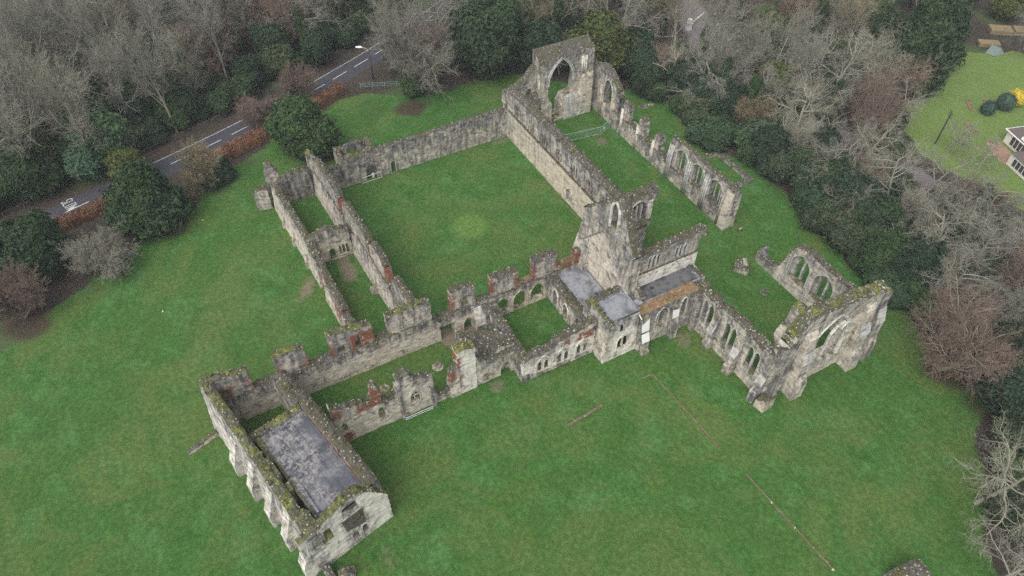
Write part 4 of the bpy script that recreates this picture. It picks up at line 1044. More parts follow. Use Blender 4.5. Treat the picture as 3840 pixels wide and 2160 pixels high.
# ---- south range
t = thing('south_range_wall', 'long broken two storey wall of the left range with tall tilted slabs facing the square lawn', 'wall', (20, -38, 0), AB)
at = wall(t, (-.5, -39.1), (39.7, -37.2), 1.9, [(0, 5.0), (3, 5.3), (12, 5.2), (15, 4.6), (17, 4.2), (20, 5.2), (26, 5.3), (32, 5.0), (34, 4.2), (36, 5.0), (40.2, 5.2)], name='lower_wall', batter=.55, wx=(.05, .7, 4), rag=.15,
     holes=[arch(14.6, 1.2, -.2, 1.9, 2.8, 4, 'r')])
for f in (((1.0, 8.2), (2.4, 9.0), (7, 8.9), (11.6, 8.7), (12.4, 7.6)), ((14.0, 7.0), (15, 8.7), (20, 8.8), (23.6, 8.8), (24.6, 7.6)), ((25.2, 7.9), (26.5, 9.0), (30, 9.0), (31.0, 7.8)), ((33.2, 7.4), (34.6, 8.6), (37, 8.8), (39.9, 8.5))):
    s0, s1 = f[0][0], f[-1][0]
    wall(t, (-.4, -38.35), (39.7, -36.5), 1.15, poly=[(s0, 4.4), (s1 + .6, 4.4), (s1 + .5, 5.2)] + list(f)[::-1], z0=4.4, name='tall_fragment', wx=(.55, .75, 3), rag=.14, cap='cap', mound=.25, chips=3.2, brick=[(s1 - .3, s1 + .9, 4.4, 7.4)])
mb = MB(); prism(mb, (27.1, -37.9), Vector((0, -1, 0)), Vector((1, 0, 0)), [(-.2, -.1), (.9, -.1), (.7, .8), (-.2, 1.2)], -.6, .6, M['stone'], .5); mb.build('stone_stub', t)

t = thing('south_range_outer_wall', 'lower lichen topped outer wall on the left of the ruin, broken and brick red halfway', 'wall', (18, -46, 0), AB)
wall(t, (0, -46.7), (17.6, -45.75), 1.7, [(0, 5.6), (4, 5.4), (9, 5.5), (14, 5.6), (17.6, 5.5)], wx=(.15, .7, 2.5), batter=.6, rag=.14, chips=4.5)
wall(t, (17.6, -45.75), (22.3, -45.5), 1.7, [(0, 5.6), (2, 5.2), (4.7, 4.6)], wx=(.2, .7, 2.5), batter=.5, rag=.25, chips=5)
wall(t, (22.4, -45.1), (25.6, -44.9), 1.1, [(0, 4.4), (.6, 4.9), (2.4, 5.0), (3.2, 4.2)], wx=(.4, .8, 2), brick=[(-.5, 1.3, .3, 4.2), (2.2, 3.6, 1, 4)], rag=.3)
wall(t, (25.2, -45.6), (32.2, -45.15), 1.6, [(0, 2.6), (1, 4.4), (3, 5.0), (5.0, 4.8), (6.4, 3.9), (7.0, 3.7)], wx=(.1, .7, 2.5), batter=.4, rag=.3, brick=[(4.6, 7.2, 1, 4)])
wall(t, (32.2, -45.15), (39.6, -44.7), 1.4, [(0, 3.4), (2, 3.1), (2.8, 4.6), (4.2, 4.8), (5, 3.7), (6, 4.4), (7.4, 3.4)], wx=(.3, .8, 2.5), batter=.3, rag=.3, brick=[(4.4, 7.4, 2, 4.2)])
for x in (5.5, 10.6, 16.8):
    y = -46.6 + x * .054
    buttress(t, (x, y), (0, -1), .7, [(-.2, -.2), (.5, -.2), (.4, 1.3), (.05, 2.6), (-.3, 2.8)], mat=M['stone'], wx=.45)
t = thing('cross_wall', 'dark cross wall with small arched doorway and triple window dividing the left range', 'wall', (17, -41.5, 0), AB)
at = wall(t, (17.0, -44.6), (17.2, -38.2), 1.2, [(0, 5.6), (2.4, 6.6), (3.6, 6.4), (5.0, 6.1), (6.4, 5.6)], holes=[arch(3.1, 1.1, .25, 1.9, 2.6, 5)] + [arch(4.45 + i * .62, .45, .8, 2.2, 2.7, 4) for i in range(3)], wx=(.1, .95, 3.6), rag=.16, brick=[(0, .3, .5, 3)])
moulding(t, at, archpath(3.1, 1.2, 0.2, 1.9, 2.7, 5), -.02, .12, 'door_surround', M['gold'])
bars(t, at, [((4.76, .7), (4.76, 2.6)), ((5.38, .7), (5.38, 2.6))], -.02, .1, 'mullion', M['gold'])
bars(t, at, [((4.1, .7), (6.0, .7))], -.06, .13, 'window_sill', M['gold'])
t = thing('range_end_wall', 'dark brown rubble end wall of the left range beneath the round yew', 'wall', (-1, -42, 0), AB)
wall(t, (-.6, -44.9), (-.5, -39.0), 1.5, [(0, 4.5), (1.4, 5.2), (2.5, 5.7), (5, 5.4), (5.9, 5.0)], wx=(.85, .98, 4), rag=.25, mound=.3)
wall(t, (-1.0, -49.3), (-.4, -46.9), 1.5, [(0, 3.6), (1.2, 4.2), (2.4, 4.2)], wx=(.35, .9, 2), rag=.2, name='end_stub', chips=4)
wall(t, (-2.6, -46.5), (-2.4, -44.0), 1.3, [(0, 4.9), (.5, 7.4), (1.6, 7.6), (2.5, 5.0)], wx=(.6, .9, 3), rag=.25, name='leaning_stump', cap='capmoss')
wall(t, (-1.4, -38.9), (-1.3, -37.4), 1.6, [(0, 7.6), (.8, 8.2), (1.5, 7.4)], wx=(.4, .8, 3), rag=.25, name='corner_pier', cap='capmoss')

# ---- presbytery
t = thing('presbytery_wall', 'buttressed church wall with three pairs of tall lancets on the right nearest the lawn', 'church wall', (64, 2.5, 0), AB)
hol = []
PW = [58.75, 63.6, 68.35]
for c in PW:
    for dx in (-.62, .62): hol.append(arch(c - 57 + dx, 1.08, 2.7, 6.4, 7.4, 6))
pp = [(0, 7.9), (2.5, 8.1), (3.2, 7.4), (4.2, 8.6), (8, 8.6), (11.5, 8.5), (13.4, 9.0), (14.8, 9.6)]
at = wall(t, (57.0, 1.8), (71.8, 1.8), .34, pp, holes=hol, wx=(.3, .7, 5), rag=.12, mound=.1, chips=5)
wall(t, (57.0, 2.15), (71.8, 2.15), 1.1, [(s, z + .15) for s, z in pp], holes=[arch(c - 57, 3.5, 1.6, 5.9, 7.75, 8) for c in PW], wx=(.2, .6, 4), rag=.15, mound=.4, chips=5, name='inner_wall')
for c in PW:
    for dx in (-.62, .62): moulding(t, at, archpath(c - 57 + dx, 1.1, 2.7, 6.4, 7.42, 6), -.02, .08)
    bars(t, at, [((c - 57, 2.8), (c - 57, 6.6))], .3, .1)
    mb = MB(); mb.add([(c - 1.4, 1.75, 2.75), (c + 1.4, 1.75, 2.75), (c + 1.4, 2.5, 3.1), (c - 1.4, 2.5, 3.1), (c - 1.4, 1.6, 2.2), (c + 1.4, 1.6, 2.2)], [(0, 1, 2, 3), (4, 5, 1, 0)], M['stone'], wx=.7); mb.build('window_sill', t)
BP = [(-.2, -.2), (1.5, -.2), (1.45, 1.7), (1.1, 2.6), (1.05, 3.4), (.5, 5.2), (.3, 6.6), (-.2, 7.2)]
for i, x in enumerate((60.8, 65.8, 71.2)):
    buttress(t, (x, 1.8), (0, -1), 1.1, BP if i else [(-.2, -.2), (1.1, -.2), (1.3, 1.0), (.8, 2.4), (.7, 4.6), (.3, 6.6), (-.2, 7.2)], [(1.06, 3.45, .55, 5.1)], wx=.7, slabmat=M['ashlar'])
rubble_mass(t, [(70.4, 2.2), (72.2, 2.0), (72.3, 4.4), (70.2, 5.4), (69.4, 3.3)], lambda x, y: 9.0 + (x - 69.4) * .9, 'rubble', amp=.6, chips=4)
rubble_mass(t, [(72.1, .3), (73.6, .6), (73.5, 2.4), (72.3, 2.4)], 2.2, 'footing_rubble', mat=M['gold'], amp=.9, wx=.2)

t = thing('east_front', 'tall mossy topped church end on the right with one great pointed window opening', 'church front', (71, 11.5, 0), AB)
hol = [[(5.6, 3.6), (12.4, 3.4)] + arch(9.0, 6.8, 0, 8.0, 13.3, 9)[2:]]
ep = [(0, 8.6), (1.0, 10.5), (2.0, 13.2), (3.0, 15.3), (5.0, 15.6), (9.5, 15.0), (13.0, 14.6), (15.5, 13.9), (17.5, 13.5), (19, 11.5)]
ewx = lambda s, z: .7 if s < 5 else (.05 if z < 11 and s < 15 else .5)
at = wall(t, (72.0, 2.0), (72.0, 21.0), .38, ep, holes=hol, wxf=ewx, rag=.2, cap='cap', mound=.1, chips=6)
wall(t, (71.6, 2.0), (71.6, 21.0), 1.5, [(s, z + .1) for s, z in ep], holes=[[(4.9, 3.2), (13.1, 3.0)] + arch(9.0, 8.2, 0, 8.0, 14.0, 9)[2:]], wxf=ewx, rag=.22, cap='capmoss', mound=.3, chips=5, name='inner_wall', mat=M['lime'])
moulding(t, at, hol[0][1:] + hol[0][:1], -.02, .18, mat=M['lime'])
moulding(t, at, [(9 + (s - 9) * .95, z - .1) for s, z in hol[0][1:] + hol[0][:1]], .25, .2, mat=M['lime'])
bars(t, at, [((9.1, 3.4), (9.1, 9.2)), ((9.1, 9.2), (9.9, 10.6)), ((9.9, 10.6), (11.0, 10.9)), ((9.9, 10.6), (10.9, 9.4))], .4, .2, 'window_tracery', M['lime'])
bars(t, at, [((10.9, 9.4), (11.6, 10.4))], .4, .24, 'window_tracery', M['lime'])
mb = MB(); mb.add([(72.05, 7.6, 3.5), (72.05, 14.4, 3.3), (72.2, 14.4, 2.7), (72.2, 7.6, 2.9)], [(0, 1, 2, 3)], M['ashlar'], wx=.5); mb.build('window_sill', t)
BE = [(-.2, -.2), (2.0, -.2), (1.95, 3.2), (1.35, 4.2), (1.3, 7.0), (.75, 9.0), (.6, 11.5), (-.2, 13.0)]
for y in (6.4, 16.9):
    buttress(t, (72.0, y), (1, 0), 1.9, BE, [(1.35, 7.1, .8, 8.9)], wx=.3, slabmat=M['ashlar'])
buttress(t, (72.0, 20.2), (1, 0), 1.6, [(-.2, -.2), (1.6, -.2), (1.5, 3.0), (1.0, 4.5), (.9, 7.5), (-.2, 11)], [(.95, 7.4, .2, 9.8)], wx=.6, slabmat=M['ashlar'])
wall(t, (69.2, 4.9), (70.1, 4.9), 1.7, poly=[(.95, -.2), (.95, 15.2), (-.5, 15.1), (-.4, 13.4), (-.2, 11.5), (-1.0, 11.0), (-1.3, 8.6), (-.5, 7.2), (-.2, 3), (-.1, -.2)][::-1], name='arcade_spur', wxf=lambda s, z: .75 if z > 11.2 else -.1, cap='capmoss', chips=5, mound=.3)
mb = MB()
mb.tube([(68.5, 5.4, 11.0), (68.7, 5.4, 14.7)], .13, M['ashlar'], 5); mb.build('slender_shaft', t)
rubble_mass(t, [(70.2, 16.6), (72.1, 16.8), (72.2, 20.4), (70.0, 20.8)], lambda x, y: 14.6 - (y - 16.6) * .35, 'corner_pier', cap='capmoss', amp=.6, base=8, chips=5)

t = thing('presbytery_window_wall', 'grey church wall pierced by two big rounded window arches on the far right lawn', 'church wall', (61, 20.3, 0), AB)
pr = [(0, 2.2), (.7, 3.4), (1.2, 1.5), (3.6, 1.6), (4.8, 3.2), (5.6, 6.4), (6.6, 8.6), (8.8, 9.2), (12, 8.8), (14.5, 8.8), (17, 8.9), (20.2, 9.8)]
C2 = [8.3, 13.0]
at = wall(t, (50.2, 19.8), (70.4, 19.8), .75, pr, holes=[arch(c, 3.7, 2.4, 5.9, 8.0, 9) for c in C2], wx=(.15, .6, 3), rag=.12, name='arch_wall', chips=4)
hol = []
for c in C2:
    for dx in (-.7, .7): hol.append(arch(c + dx, 1.1, 2.3, 6.1, 7.0, 6))
at2 = wall(t, (50.2, 20.57), (70.4, 20.57), .5, pr, holes=hol, wx=(.1, .6, 2.5), rag=.12, name='window_wall', mat=M['ashlar'], chips=4)
for c in C2:
    moulding(t, at, archpath(c, 3.75, 2.4, 5.9, 8.05, 9), -.02, .13)
    mb = MB(); mb.add([(50.2 + c - 1.85, 19.78, 2.3), (50.2 + c + 1.85, 19.78, 2.3), (50.2 + c + 1.85, 20.58, 2.75), (50.2 + c - 1.85, 20.58, 2.75)], [(0, 1, 2, 3)], M['stone'], wx=1.0); mb.build('window_sill', t)
for x in (56.3, 60.8, 65.6):
    mb = MB(); mb.tube([(x, 19.72, -.2), (x, 19.74, 6.2)], .16, M['ashlar'], 6); mb.build('wall_shaft', t)

# ---- loose masonry on the lawn
t = thing('stone_block', 'square broken masonry block alone on the chancel grass', 'masonry', (50.7, 16.5, 0), 'fallen masonry blocks')
rubble_mass(t, [(49.2, 16.4), (50.7, 17.7), (52.4, 16.4), (50.7, 15.0)], 1.1, 'block', amp=.35, chips=6, wx=.6)
mb = MB(); mb.box((49.9, 16.7, 1.0), (51.4, 17.3, 1.45), M['lime'], rot=R(-35), wx=.2); mb.build('top_course', t)
t = thing('stone_stump', 'small round stone stump near the middle of the chancel lawn', 'masonry', (56.6, 16.2, 0), 'fallen masonry blocks')
rubble_mass(t, [(56.1, 15.7), (57.0, 15.7), (57.2, 16.5), (56.5, 16.8), (56.0, 16.4)], .45, 'stump', amp=.25, chips=8)
t = thing('pier_footing', 'flat worn pier footing on the grass beyond the lancet wall end', 'masonry', (40, 17, 0), 'fallen masonry blocks')
rubble_mass(t, [(38.8, 16.4), (40.0, 17.9), (41.7, 16.5), (40.6, 15.5)], .6, 'footing', amp=.2, chips=4)
t = thing('stone_kerb', 'short brown heap of rubble on the grass beyond the pier stumps', 'masonry', (4.3, 30.6, 0), 'fallen masonry blocks')
rubble_mass(t, [(4.0, 29.0), (4.9, 29.2), (4.8, 32.2), (4.0, 32.0)], .25, 'heap', amp=.2, chips=3)
t = thing('column_base', 'round stone column base on the grass strip between two long walls nearer the vault', 'masonry', (45.3, -35.4, 0), 'column bases')
mb = MB(); mb.tube([(45.3, -35.4, -.1), (45.3, -35.4, .1)], .85, M['stone'], 12); mb.build('plinth', t)
mb = MB(); mb.tube([(45.3, -35.4, .1), (45.3, -35.4, .45)], [.55, .5], M['ashlar'], 12); mb.build('drum', t)
t = thing('column_base', 'round stone column base half hidden behind the jagged brick patched wall', 'masonry', (45.2, -43.6, 0), 'column bases')
mb = MB(); mb.tube([(45.2, -43.6, -.1), (45.2, -43.6, .1)], .7, M['stone'], 12); mb.build('plinth', t)
mb = MB(); mb.tube([(45.2, -43.6, .1), (45.2, -43.6, .4)], [.48, .44], M['ashlar'], 12); mb.build('drum', t)
# low lines of walling on the east lawn
for (a_, b_, lab) in (((62.9, -24.0), (62.4, -18.0), 'short bar of low stone footing on the open lawn in front of the double windows'), ((61.2, -10.6), (61.2, -8.9), 'tiny return of low footing at the top of the long line on the lawn'),
                      ((61.2, -8.9), (75.2, -8.1), 'thin long line of low stone footing starting near the treasury corner'), ((79.6, -7.6), (94.4, -6.8), 'thin long line of low stone footing nearest the lower right corner')):
    t = thing('wall_footing', lab, 'footing', (a_[0], a_[1], 0), 'low wall footings')
    wide = .40 if a_[1] < -20 else .2
    hh_ = .16 if a_[1] < -20 else .10
    wall(t, a_, b_, wide, [(0, hh_), (math.hypot(b_[0]-a_[0], b_[1]-a_[1]), hh_)], rag=.05, name='footing', chips=1.6, mound=.01, step=.4, jamp=.6, mat=M['earthy'], cap='earthcap')
# bits at the bottom edge
t = thing('wall_stub', 'low dark wall stub against the foot of the pale gable at the bottom edge', 'ruin', (67, -59, 0), 'stubs of wall at the bottom edge')
wall(t, (66.2, -59.4), (68.0, -59.0), .9, [(0, 1.6), (1.8, 1.2)], wx=(.7, .9, 1), chips=5, rag=.2)
t = thing('wall_stub', 'brown rubble wall stub cut by the bottom edge just beyond the pale gable', 'ruin', (68, -57, 0), 'stubs of wall at the bottom edge')
wall(t, (68.0, -58.0), (68.6, -56.2), .9, [(0, 1.2), (.9, 2.0), (1.8, 1.2)], wx=(.6, .9, 1), chips=5, rag=.2)
wall(t, (67.4, -57.9), (69.0, -57.9), .5, [(0, .7), (1.6, .8)], wx=(.6, .9, 1), chips=5, rag=.2, name='side_wall')
t = thing('wall_stub', 'flint topped rubble wall end cut by the bottom edge at the far right', 'ruin', (98, 0, 0), 'stubs of wall at the bottom edge')
wall(t, (97.4, -2.6), (98.2, 2.4), -2.0, [(0, 1.4), (1.6, 2.6), (3.4, 2.6), (5, 1.2)], wx=(.6, .9, 2), chips=6, rag=.25)
# =================================================================== TREES
def bark(name, col, col2):
    k = NT(name)
    P = k.obj()
    c = k.mix(k.noise(P, 0.9, 4, 0.7), col, col2)
    c = k.mix(1.0, c, k.ramp(k.rand(), [(0.0, (0.82, 0.80, 0.78)), (0.5, (1, 1, 1)), (1.0, (1.18, 1.14, 1.05))]), 'MULTIPLY')
    return k.done(c, 0.9)
M['bark'] = bark('grey_green_bark', (0.16, 0.155, 0.122), (0.275, 0.27, 0.222))
M['twig'] = bark('grey_twigs', (0.155, 0.153, 0.122), (0.245, 0.242, 0.20))
M['twig_tan'] = bark('tan_twigs', (0.165, 0.138, 0.08), (0.25, 0.215, 0.14))
M['twig_red'] = bark('reddish_twigs', (0.138, 0.098, 0.078), (0.215, 0.162, 0.132))
M['twig_pale'] = bark('pale_twigs', (0.15, 0.143, 0.112), (0.24, 0.23, 0.19))
def leafmat(name, a, b, c_=None):
    k = NT(name)
    P = k.obj()
    col = k.mix(k.ramp(k.noise(P, 0.55, 4, 0.7), [(0.35, 0.0), (0.65, 1.0)]), a, b)
    if c_: col = k.mix(k.ramp(k.noise(P, 0.8, 3, 0.6), [(0.55, 0.0), (0.7, 0.8)]), col, c_)
    col = k.mix(1.0, col, k.ramp(k.rand(), [(0.0, (0.75, 0.8, 0.85)), (0.5, (1, 1, 1)), (1.0, (1.25, 1.2, 1.0))]), 'MULTIPLY')
    return k.done(col, 0.75)
M['yew'] = leafmat('yew_needles', (0.014, 0.030, 0.012), (0.040, 0.075, 0.024))
M['yew_olive'] = leafmat('olive_yew_needles', (0.022, 0.034, 0.010), (0.062, 0.082, 0.022), (0.16, 0.15, 0.03))
M['laurel'] = leafmat('laurel_leaves', (0.016, 0.036, 0.016), (0.045, 0.080, 0.036))
M['bright'] = leafmat('blue_green_leaves', (0.032, 0.070, 0.036), (0.085, 0.150, 0.078))
M['holm'] = leafmat('dark_evergreen_leaves', (0.012, 0.025, 0.013), (0.030, 0.055, 0.026))
M['conifer'] = leafmat('cypress_sprays', (0.020, 0.042, 0.016), (0.055, 0.090, 0.034), (0.10, 0.105, 0.04))
M['ivy'] = leafmat('ivy_leaves', (0.020, 0.042, 0.014), (0.050, 0.085, 0.030))
M['beech'] = leafmat('dead_beech_leaves', (0.13, 0.060, 0.034), (0.25, 0.122, 0.066), (0.22, 0.155, 0.10))
M['bush'] = leafmat('mixed_bush_leaves', (0.020, 0.036, 0.017), (0.055, 0.076, 0.037), (0.085, 0.07, 0.045))
M['gold_leaf'] = leafmat('golden_leaves', (0.32, 0.25, 0.03), (0.48, 0.38, 0.05))
M['blue_leaf'] = leafmat('clipped_blue_green', (0.030, 0.060, 0.042), (0.060, 0.100, 0.070))

class Fast:
    """numpy friendly mesh collector for trees."""
    def __init__(s): s.v = []; s.f = []
    def tube(s, pts, r0, r1, k):
        n = len(pts); o = len(s.v)
        d = (pts[-1] - pts[0]).normalized(); a = d.cross(Vector((.31, .17, .94)))
        if a.length < .05: a = d.cross(Vector((1, 0, 0)))
        a.normalize(); b = d.cross(a)
        cs = [(math.cos(6.2832 * j / k), math.sin(6.2832 * j / k)) for j in range(k)]
        for i, p in enumerate(pts):
            r = r0 + (r1 - r0) * i / (n - 1)
            for c, s_ in cs: s.v.append((p.x + (a.x*c + b.x*s_)*r, p.y + (a.y*c + b.y*s_)*r, p.z + (a.z*c + b.z*s_)*r))
        for i in range(n - 1):
            for j in range(k): s.f.append((o+i*k+j, o+i*k+(j+1)%k, o+(i+1)*k+(j+1)%k, o+(i+1)*k+j))
    def mesh(s, name, mats, smooth=False):
        me = bpy.data.meshes.new(name); me.from_pydata(s.v, [], s.f)
        for m in mats: me.materials.append(m)
        if smooth: me.polygons.foreach_set('use_smooth', [True] * len(s.f))
        me.update(); return me

def rdir(rng): 
    while True:
        v = Vector((rng.uniform(-1,1), rng.uniform(-1,1), rng.uniform(-1,1)))
        if .1 < v.length < 1: return v.normalized()
def grow(fs, p, d, L, r, lev, rng, P):
    """one branch and all its children; P holds the habit of the tree"""
    n = (7, 6, 4, 3, 2)[lev] if lev < 5 else 2
    wob = P['wob'][min(lev, len(P['wob']) - 1)]; up = P['up'][min(lev, len(P['up']) - 1)]
    pts = [p.copy()]; dirs = [d.copy()]
    for i in range(n):
        d = (d + rdir(rng) * wob + Vector((0, 0, up))).normalized()
        p = p + d * (L / n); pts.append(p.copy()); dirs.append(d.copy())
    tgt = fs[0] if lev <= P['limb'] else fs[1]
    tgt.tube(pts, r, max(P['rmin'], r * P['taper'][min(lev, 4)]), (7, 5, 4, 3, 3)[min(lev, 4)])
    if lev >= P['levels']: return
    m = P['kids'][lev]; lo = P['lo'][lev]
    for i in range(m):
        u = lo + (1 - lo) * (i + rng.random()) / m
        if lev > 0 and i == m - 1: u = 1.0
        x = min(n - 1e-4, u * n); j = int(x); q = pts[j].lerp(pts[j+1], x - j); bd = dirs[min(j+1, n)]
        side = bd.cross(rdir(rng)).normalized()
        ang = R(rng.uniform(*P['ang'][lev])) * (1 if u < .99 else .4)
        nd = (bd * math.cos(ang) + side * math.sin(ang)).normalized()
        ln = L * P['ratio'][lev] * rng.uniform(.65, 1.25) * (1.15 - .45 * u if lev == 0 else 1.05 - .35 * u)
        grow(fs, q, nd, ln, r * P['rr'][lev] * (1 - .45 * u), lev + 1, rng, P)
def bare(seed, H=16, **kw):
    rng = random.Random(seed)
    P = dict(levels=4, kids=(11, 7, 7, 6), lo=(.28, .2, .12, .1), ang=((28, 62), (28, 60), (28, 62), (25, 60)), ratio=(.50, .50, .52, .55), rr=(.5, .5, .52, .6),
             wob=(.10, .20, .26, .28, .25), up=(.10, .10, .05, .03, .02), taper=(.32, .4, .45, .5, .7), rmin=.014, r=.30, stems=1, lean=.06, limb=1)
    P.update(kw)
    fs = (Fast(), Fast())
    for s_ in range(P['stems']):
        d = Vector((rng.uniform(-1,1), rng.uniform(-1,1), 0)) * (P['lean'] if P['stems'] == 1 else P['spread']) + Vector((0, 0, 1))
        grow(fs, Vector((rng.uniform(-.2,.2), rng.uniform(-.2,.2), -.2)) if P['stems'] > 1 else Vector((0, 0, -.2)), d.normalized(), H * (.72 if P['stems'] == 1 else .55) * rng.uniform(.85, 1.1), P['r'], 0, rng, P)
    return fs
KINDS = {}
def kind(name, fs, bm, tm): KINDS[name] = (fs[0].mesh('trunk', [M[bm]], True), fs[1].mesh('crown', [M[tm]]))
for i in range(4):      # slim woodland trees with upswept limbs
    kind('wood%d' % i, bare(20 + i, 19, kids=(14, 7, 7, 5), ang=((18, 46), (20, 48), (22, 50), (25, 55)), lo=(.32, .15, .12, .1), up=(.06, .10, .07, .05), r=.25, ratio=(.52, .60, .55, .55), rr=(.50, .56, .5, .6), taper=(.32, .45, .5, .5, .7), wob=(.09, .17, .22, .26, .24), limb=2), 'bark', ('twig', 'twig', 'twig_tan', 'twig')[i])
kind('wood4', bare(31, 19, kids=(12, 6, 6, 4), stems=3, spread=.28, r=.2, lo=(.3, .15, .12, .1), ang=((18, 44), (18, 42), (20, 48), (22, 50)), rr=(.55, .62, .55, .6), ratio=(.5, .58, .55, .5), limb=2), 'bark', 'twig')
kind('broad', bare(40, 24, kids=(20, 10, 9, 8), lo=(.12, .12, .08, .1), ang=((35, 75), (30, 65), (30, 65), (25, 60)), up=(.08, .06, .02, .0), ratio=(.62, .5, .5, .5), r=.5, wob=(.1, .24, .3, .32, .3)), 'bark', 'twig_pale')
kind('oak', bare(41, 15, kids=(10, 7, 7, 6), ang=((45, 85), (35, 70), (35, 70), (30, 65)), lo=(.3, .25, .2, .1), up=(.05, .04, .02, .01), ratio=(.68, .55, .5, .5), wob=(.15, .34, .42, .42, .3), r=.36, rr=(.52, .5, .5, .6), limb=2), 'bark', 'twig_pale')
kind('oak2', bare(46, 16, kids=(11, 8, 7, 6), ang=((40, 80), (35, 70), (35, 70), (30, 65)), lo=(.25, .25, .2, .1), up=(.06, .05, .02, .01), ratio=(.65, .55, .5, .5), wob=(.15, .3, .38, .4, .3), r=.34, rr=(.52, .5, .5, .6), limb=2), 'bark', 'twig')
kind('spread', bare(42, 15, kids=(12, 8, 8, 6), stems=5, spread=.6, lo=(.15, .15, .1, .1), ang=((25, 60), (28, 60), (28, 60), (25, 55)), up=(.05, .05, .02, .0), r=.26, ratio=(.62, .52, .5, .5)), 'bark', 'twig_red')
kind('fan', bare(43, 10, kids=(9, 8, 7, 6), stems=11, spread=.9, lo=(.12, .12, .1, .1), ang=((18, 45), (22, 50), (25, 50), (25, 50)), up=(.05, .03, .02, .0), r=.10, ratio=(.55, .5, .5, .5)), 'twig_tan', 'twig_tan')
kind('fan_red', bare(44, 11, kids=(9, 8, 7, 6), stems=11, spread=.75, lo=(.12, .12, .1, .1), ang=((16, 40), (20, 45), (25, 50), (25, 50)), up=(.06, .05, .03, .0), r=.10, ratio=(.55, .5, .5, .5)), 'twig_red', 'twig_red')
kind('fan_pale', bare(45, 9, kids=(9, 8, 7, 6), stems=12, spread=1.15, lo=(.12, .12, .1, .1), ang=((20, 50), (24, 55), (28, 55), (25, 55)), up=(.06, .02, .0, -.01), r=.10, ratio=(.6, .52, .5, .5)), 'twig_tan', 'twig_pale')

def leaves(seed, lobes, n, size, droop=0.0, up=.35, core=.80):
    """crown of leaf sprays over overlapping lobes (cx, cy, cz, rx, ry, rz), with an inner mass so little shows through"""
    rng = random.Random(seed); fs = Fast()
    tot = sum(l[3]*l[4] + l[3]*l[5] + l[4]*l[5] for l in lobes)
    for li, l in enumerate(lobes):
        c = Vector(l[:3]); rx, ry, rz = l[3:6]
        k_ = int(n * (l[3]*l[4] + l[3]*l[5] + l[4]*l[5]) / tot)
        for _ in range(k_):
            v = rdir(rng)
            q = Vector((v.x*rx, v.y*ry, v.z*rz))
            b = 1 + .34 * noise.noise(Vector((v.x*2.6 + li*5, v.y*2.6, v.z*2.6))) + .24 * noise.noise(Vector((v.x*6 + li, v.y*6, v.z*6)))
            p = c + q * b * (rng.uniform(.80, 1.03) if rng.random() < .93 else rng.uniform(1.0, 1.16))
            if p.z < .05: continue
            if any(i != li and ((p.x-m[0])/m[3])**2 + ((p.y-m[1])/m[4])**2 + ((p.z-m[2])/m[5])**2 < .5 for i, m in enumerate(lobes)): continue
            nr = Vector((v.x/rx, v.y/ry, v.z/rz)).normalized()
            nr = (nr + rdir(rng) * .75 + Vector((0, 0, up))).normalized()
            a = nr.cross(rdir(rng)).normalized()
            if droop: a = (a + Vector((0, 0, -droop))).normalized(); 
            b_ = nr.cross(a).normalized(); s_ = size * rng.uniform(.55, 1.3); o = len(fs.v)
            e1 = a * s_; e2 = b_ * s_ * .5
            bend = nr * s_ * .25
            for w_ in (p - e1 - bend, p - e1*.1 + e2, p + e1 - bend, p + e1*.1 - e2): fs.v.append((w_.x, w_.y, w_.z))
            fs.f.append((o, o+1, o+2, o+3))
    for li, l in enumerate(lobes):       # inner mass
        o = len(fs.v); nu, nv = 14, 8
        for j in range(nv + 1):
            for i in range(nu):
                th = math.pi * j / nv; ph = 2 * math.pi * i / nu
                v = Vector((math.sin(th)*math.cos(ph), math.sin(th)*math.sin(ph), math.cos(th)))
                b = core * (1 + .26 * noise.noise(Vector((v.x*2.6 + li*5, v.y*2.6, v.z*2.6))))
                fs.v.append((l[0] + v.x*l[3]*b, l[1] + v.y*l[4]*b, max(.0, l[2] + v.z*l[5]*b)))
        for j in range(nv):
            for i in range(nu): fs.f.append((o+j*nu+i, o+(j+1)*nu+i, o+(j+1)*nu+(i+1)%nu, o+j*nu+(i+1)%nu))
    return fs
def lobes(seed, n, Rr, H, z0=.45, flat=1.0, rr=(.35, .55)):
    rng = random.Random(seed); out = [(0, 0, H*z0, Rr*.72, Rr*.72, H*.46)]
    for i in range(n):
        a = 6.283 * (i + rng.random()*.6) / n; e = rng.uniform(-.3, .9)
        d = Rr * .55 * math.cos(e*1.2); r = Rr * rng.uniform(*rr)
        out.append((math.cos(a)*d, math.sin(a)*d, max(r*.6, H*(z0 + e*.34)), r, r, r*flat))
    return out
def ekind(name, fs, m, H, tr=.25):
    t_ = Fast(); t_.tube([Vector((0,0,-.2)), Vector((.1,.05,H*.4)), Vector((0,.1,H*.75))], tr, tr*.3, 7)
    KINDS[name] = (t_.mesh('trunk', [M['bark']], True), fs.mesh('crown', [M[m]]))
ekind('yew', leaves(1, lobes(1, 9, 6.6, 10.5), 15000, .42), 'yew', 10)
ekind('yew2', leaves(2, lobes(2, 8, 6.0, 11, .42), 13000, .42), 'yew_olive', 11)
ekind('yewcone', leaves(3, [(0,0,3.2,5.6,5.6,3.4),(1.2,.4,5.2,4.3,4.3,3.8),(-.8,-.9,6.6,3.4,3.4,3.8),(0,.3,9,2.2,2.2,3)], 13000, .42), 'yew', 11)
ekind('holm', leaves(4, lobes(4, 11, 8.0, 16, .5), 17000, .55), 'holm', 15)
ekind('holm2', leaves(5, lobes(5, 9, 6.0, 13, .5), 12000, .5), 'holm', 12)
ekind('laurel', leaves(6, lobes(6, 7, 4.2, 4.6, .45, .8), 8000, .36), 'laurel', 4)
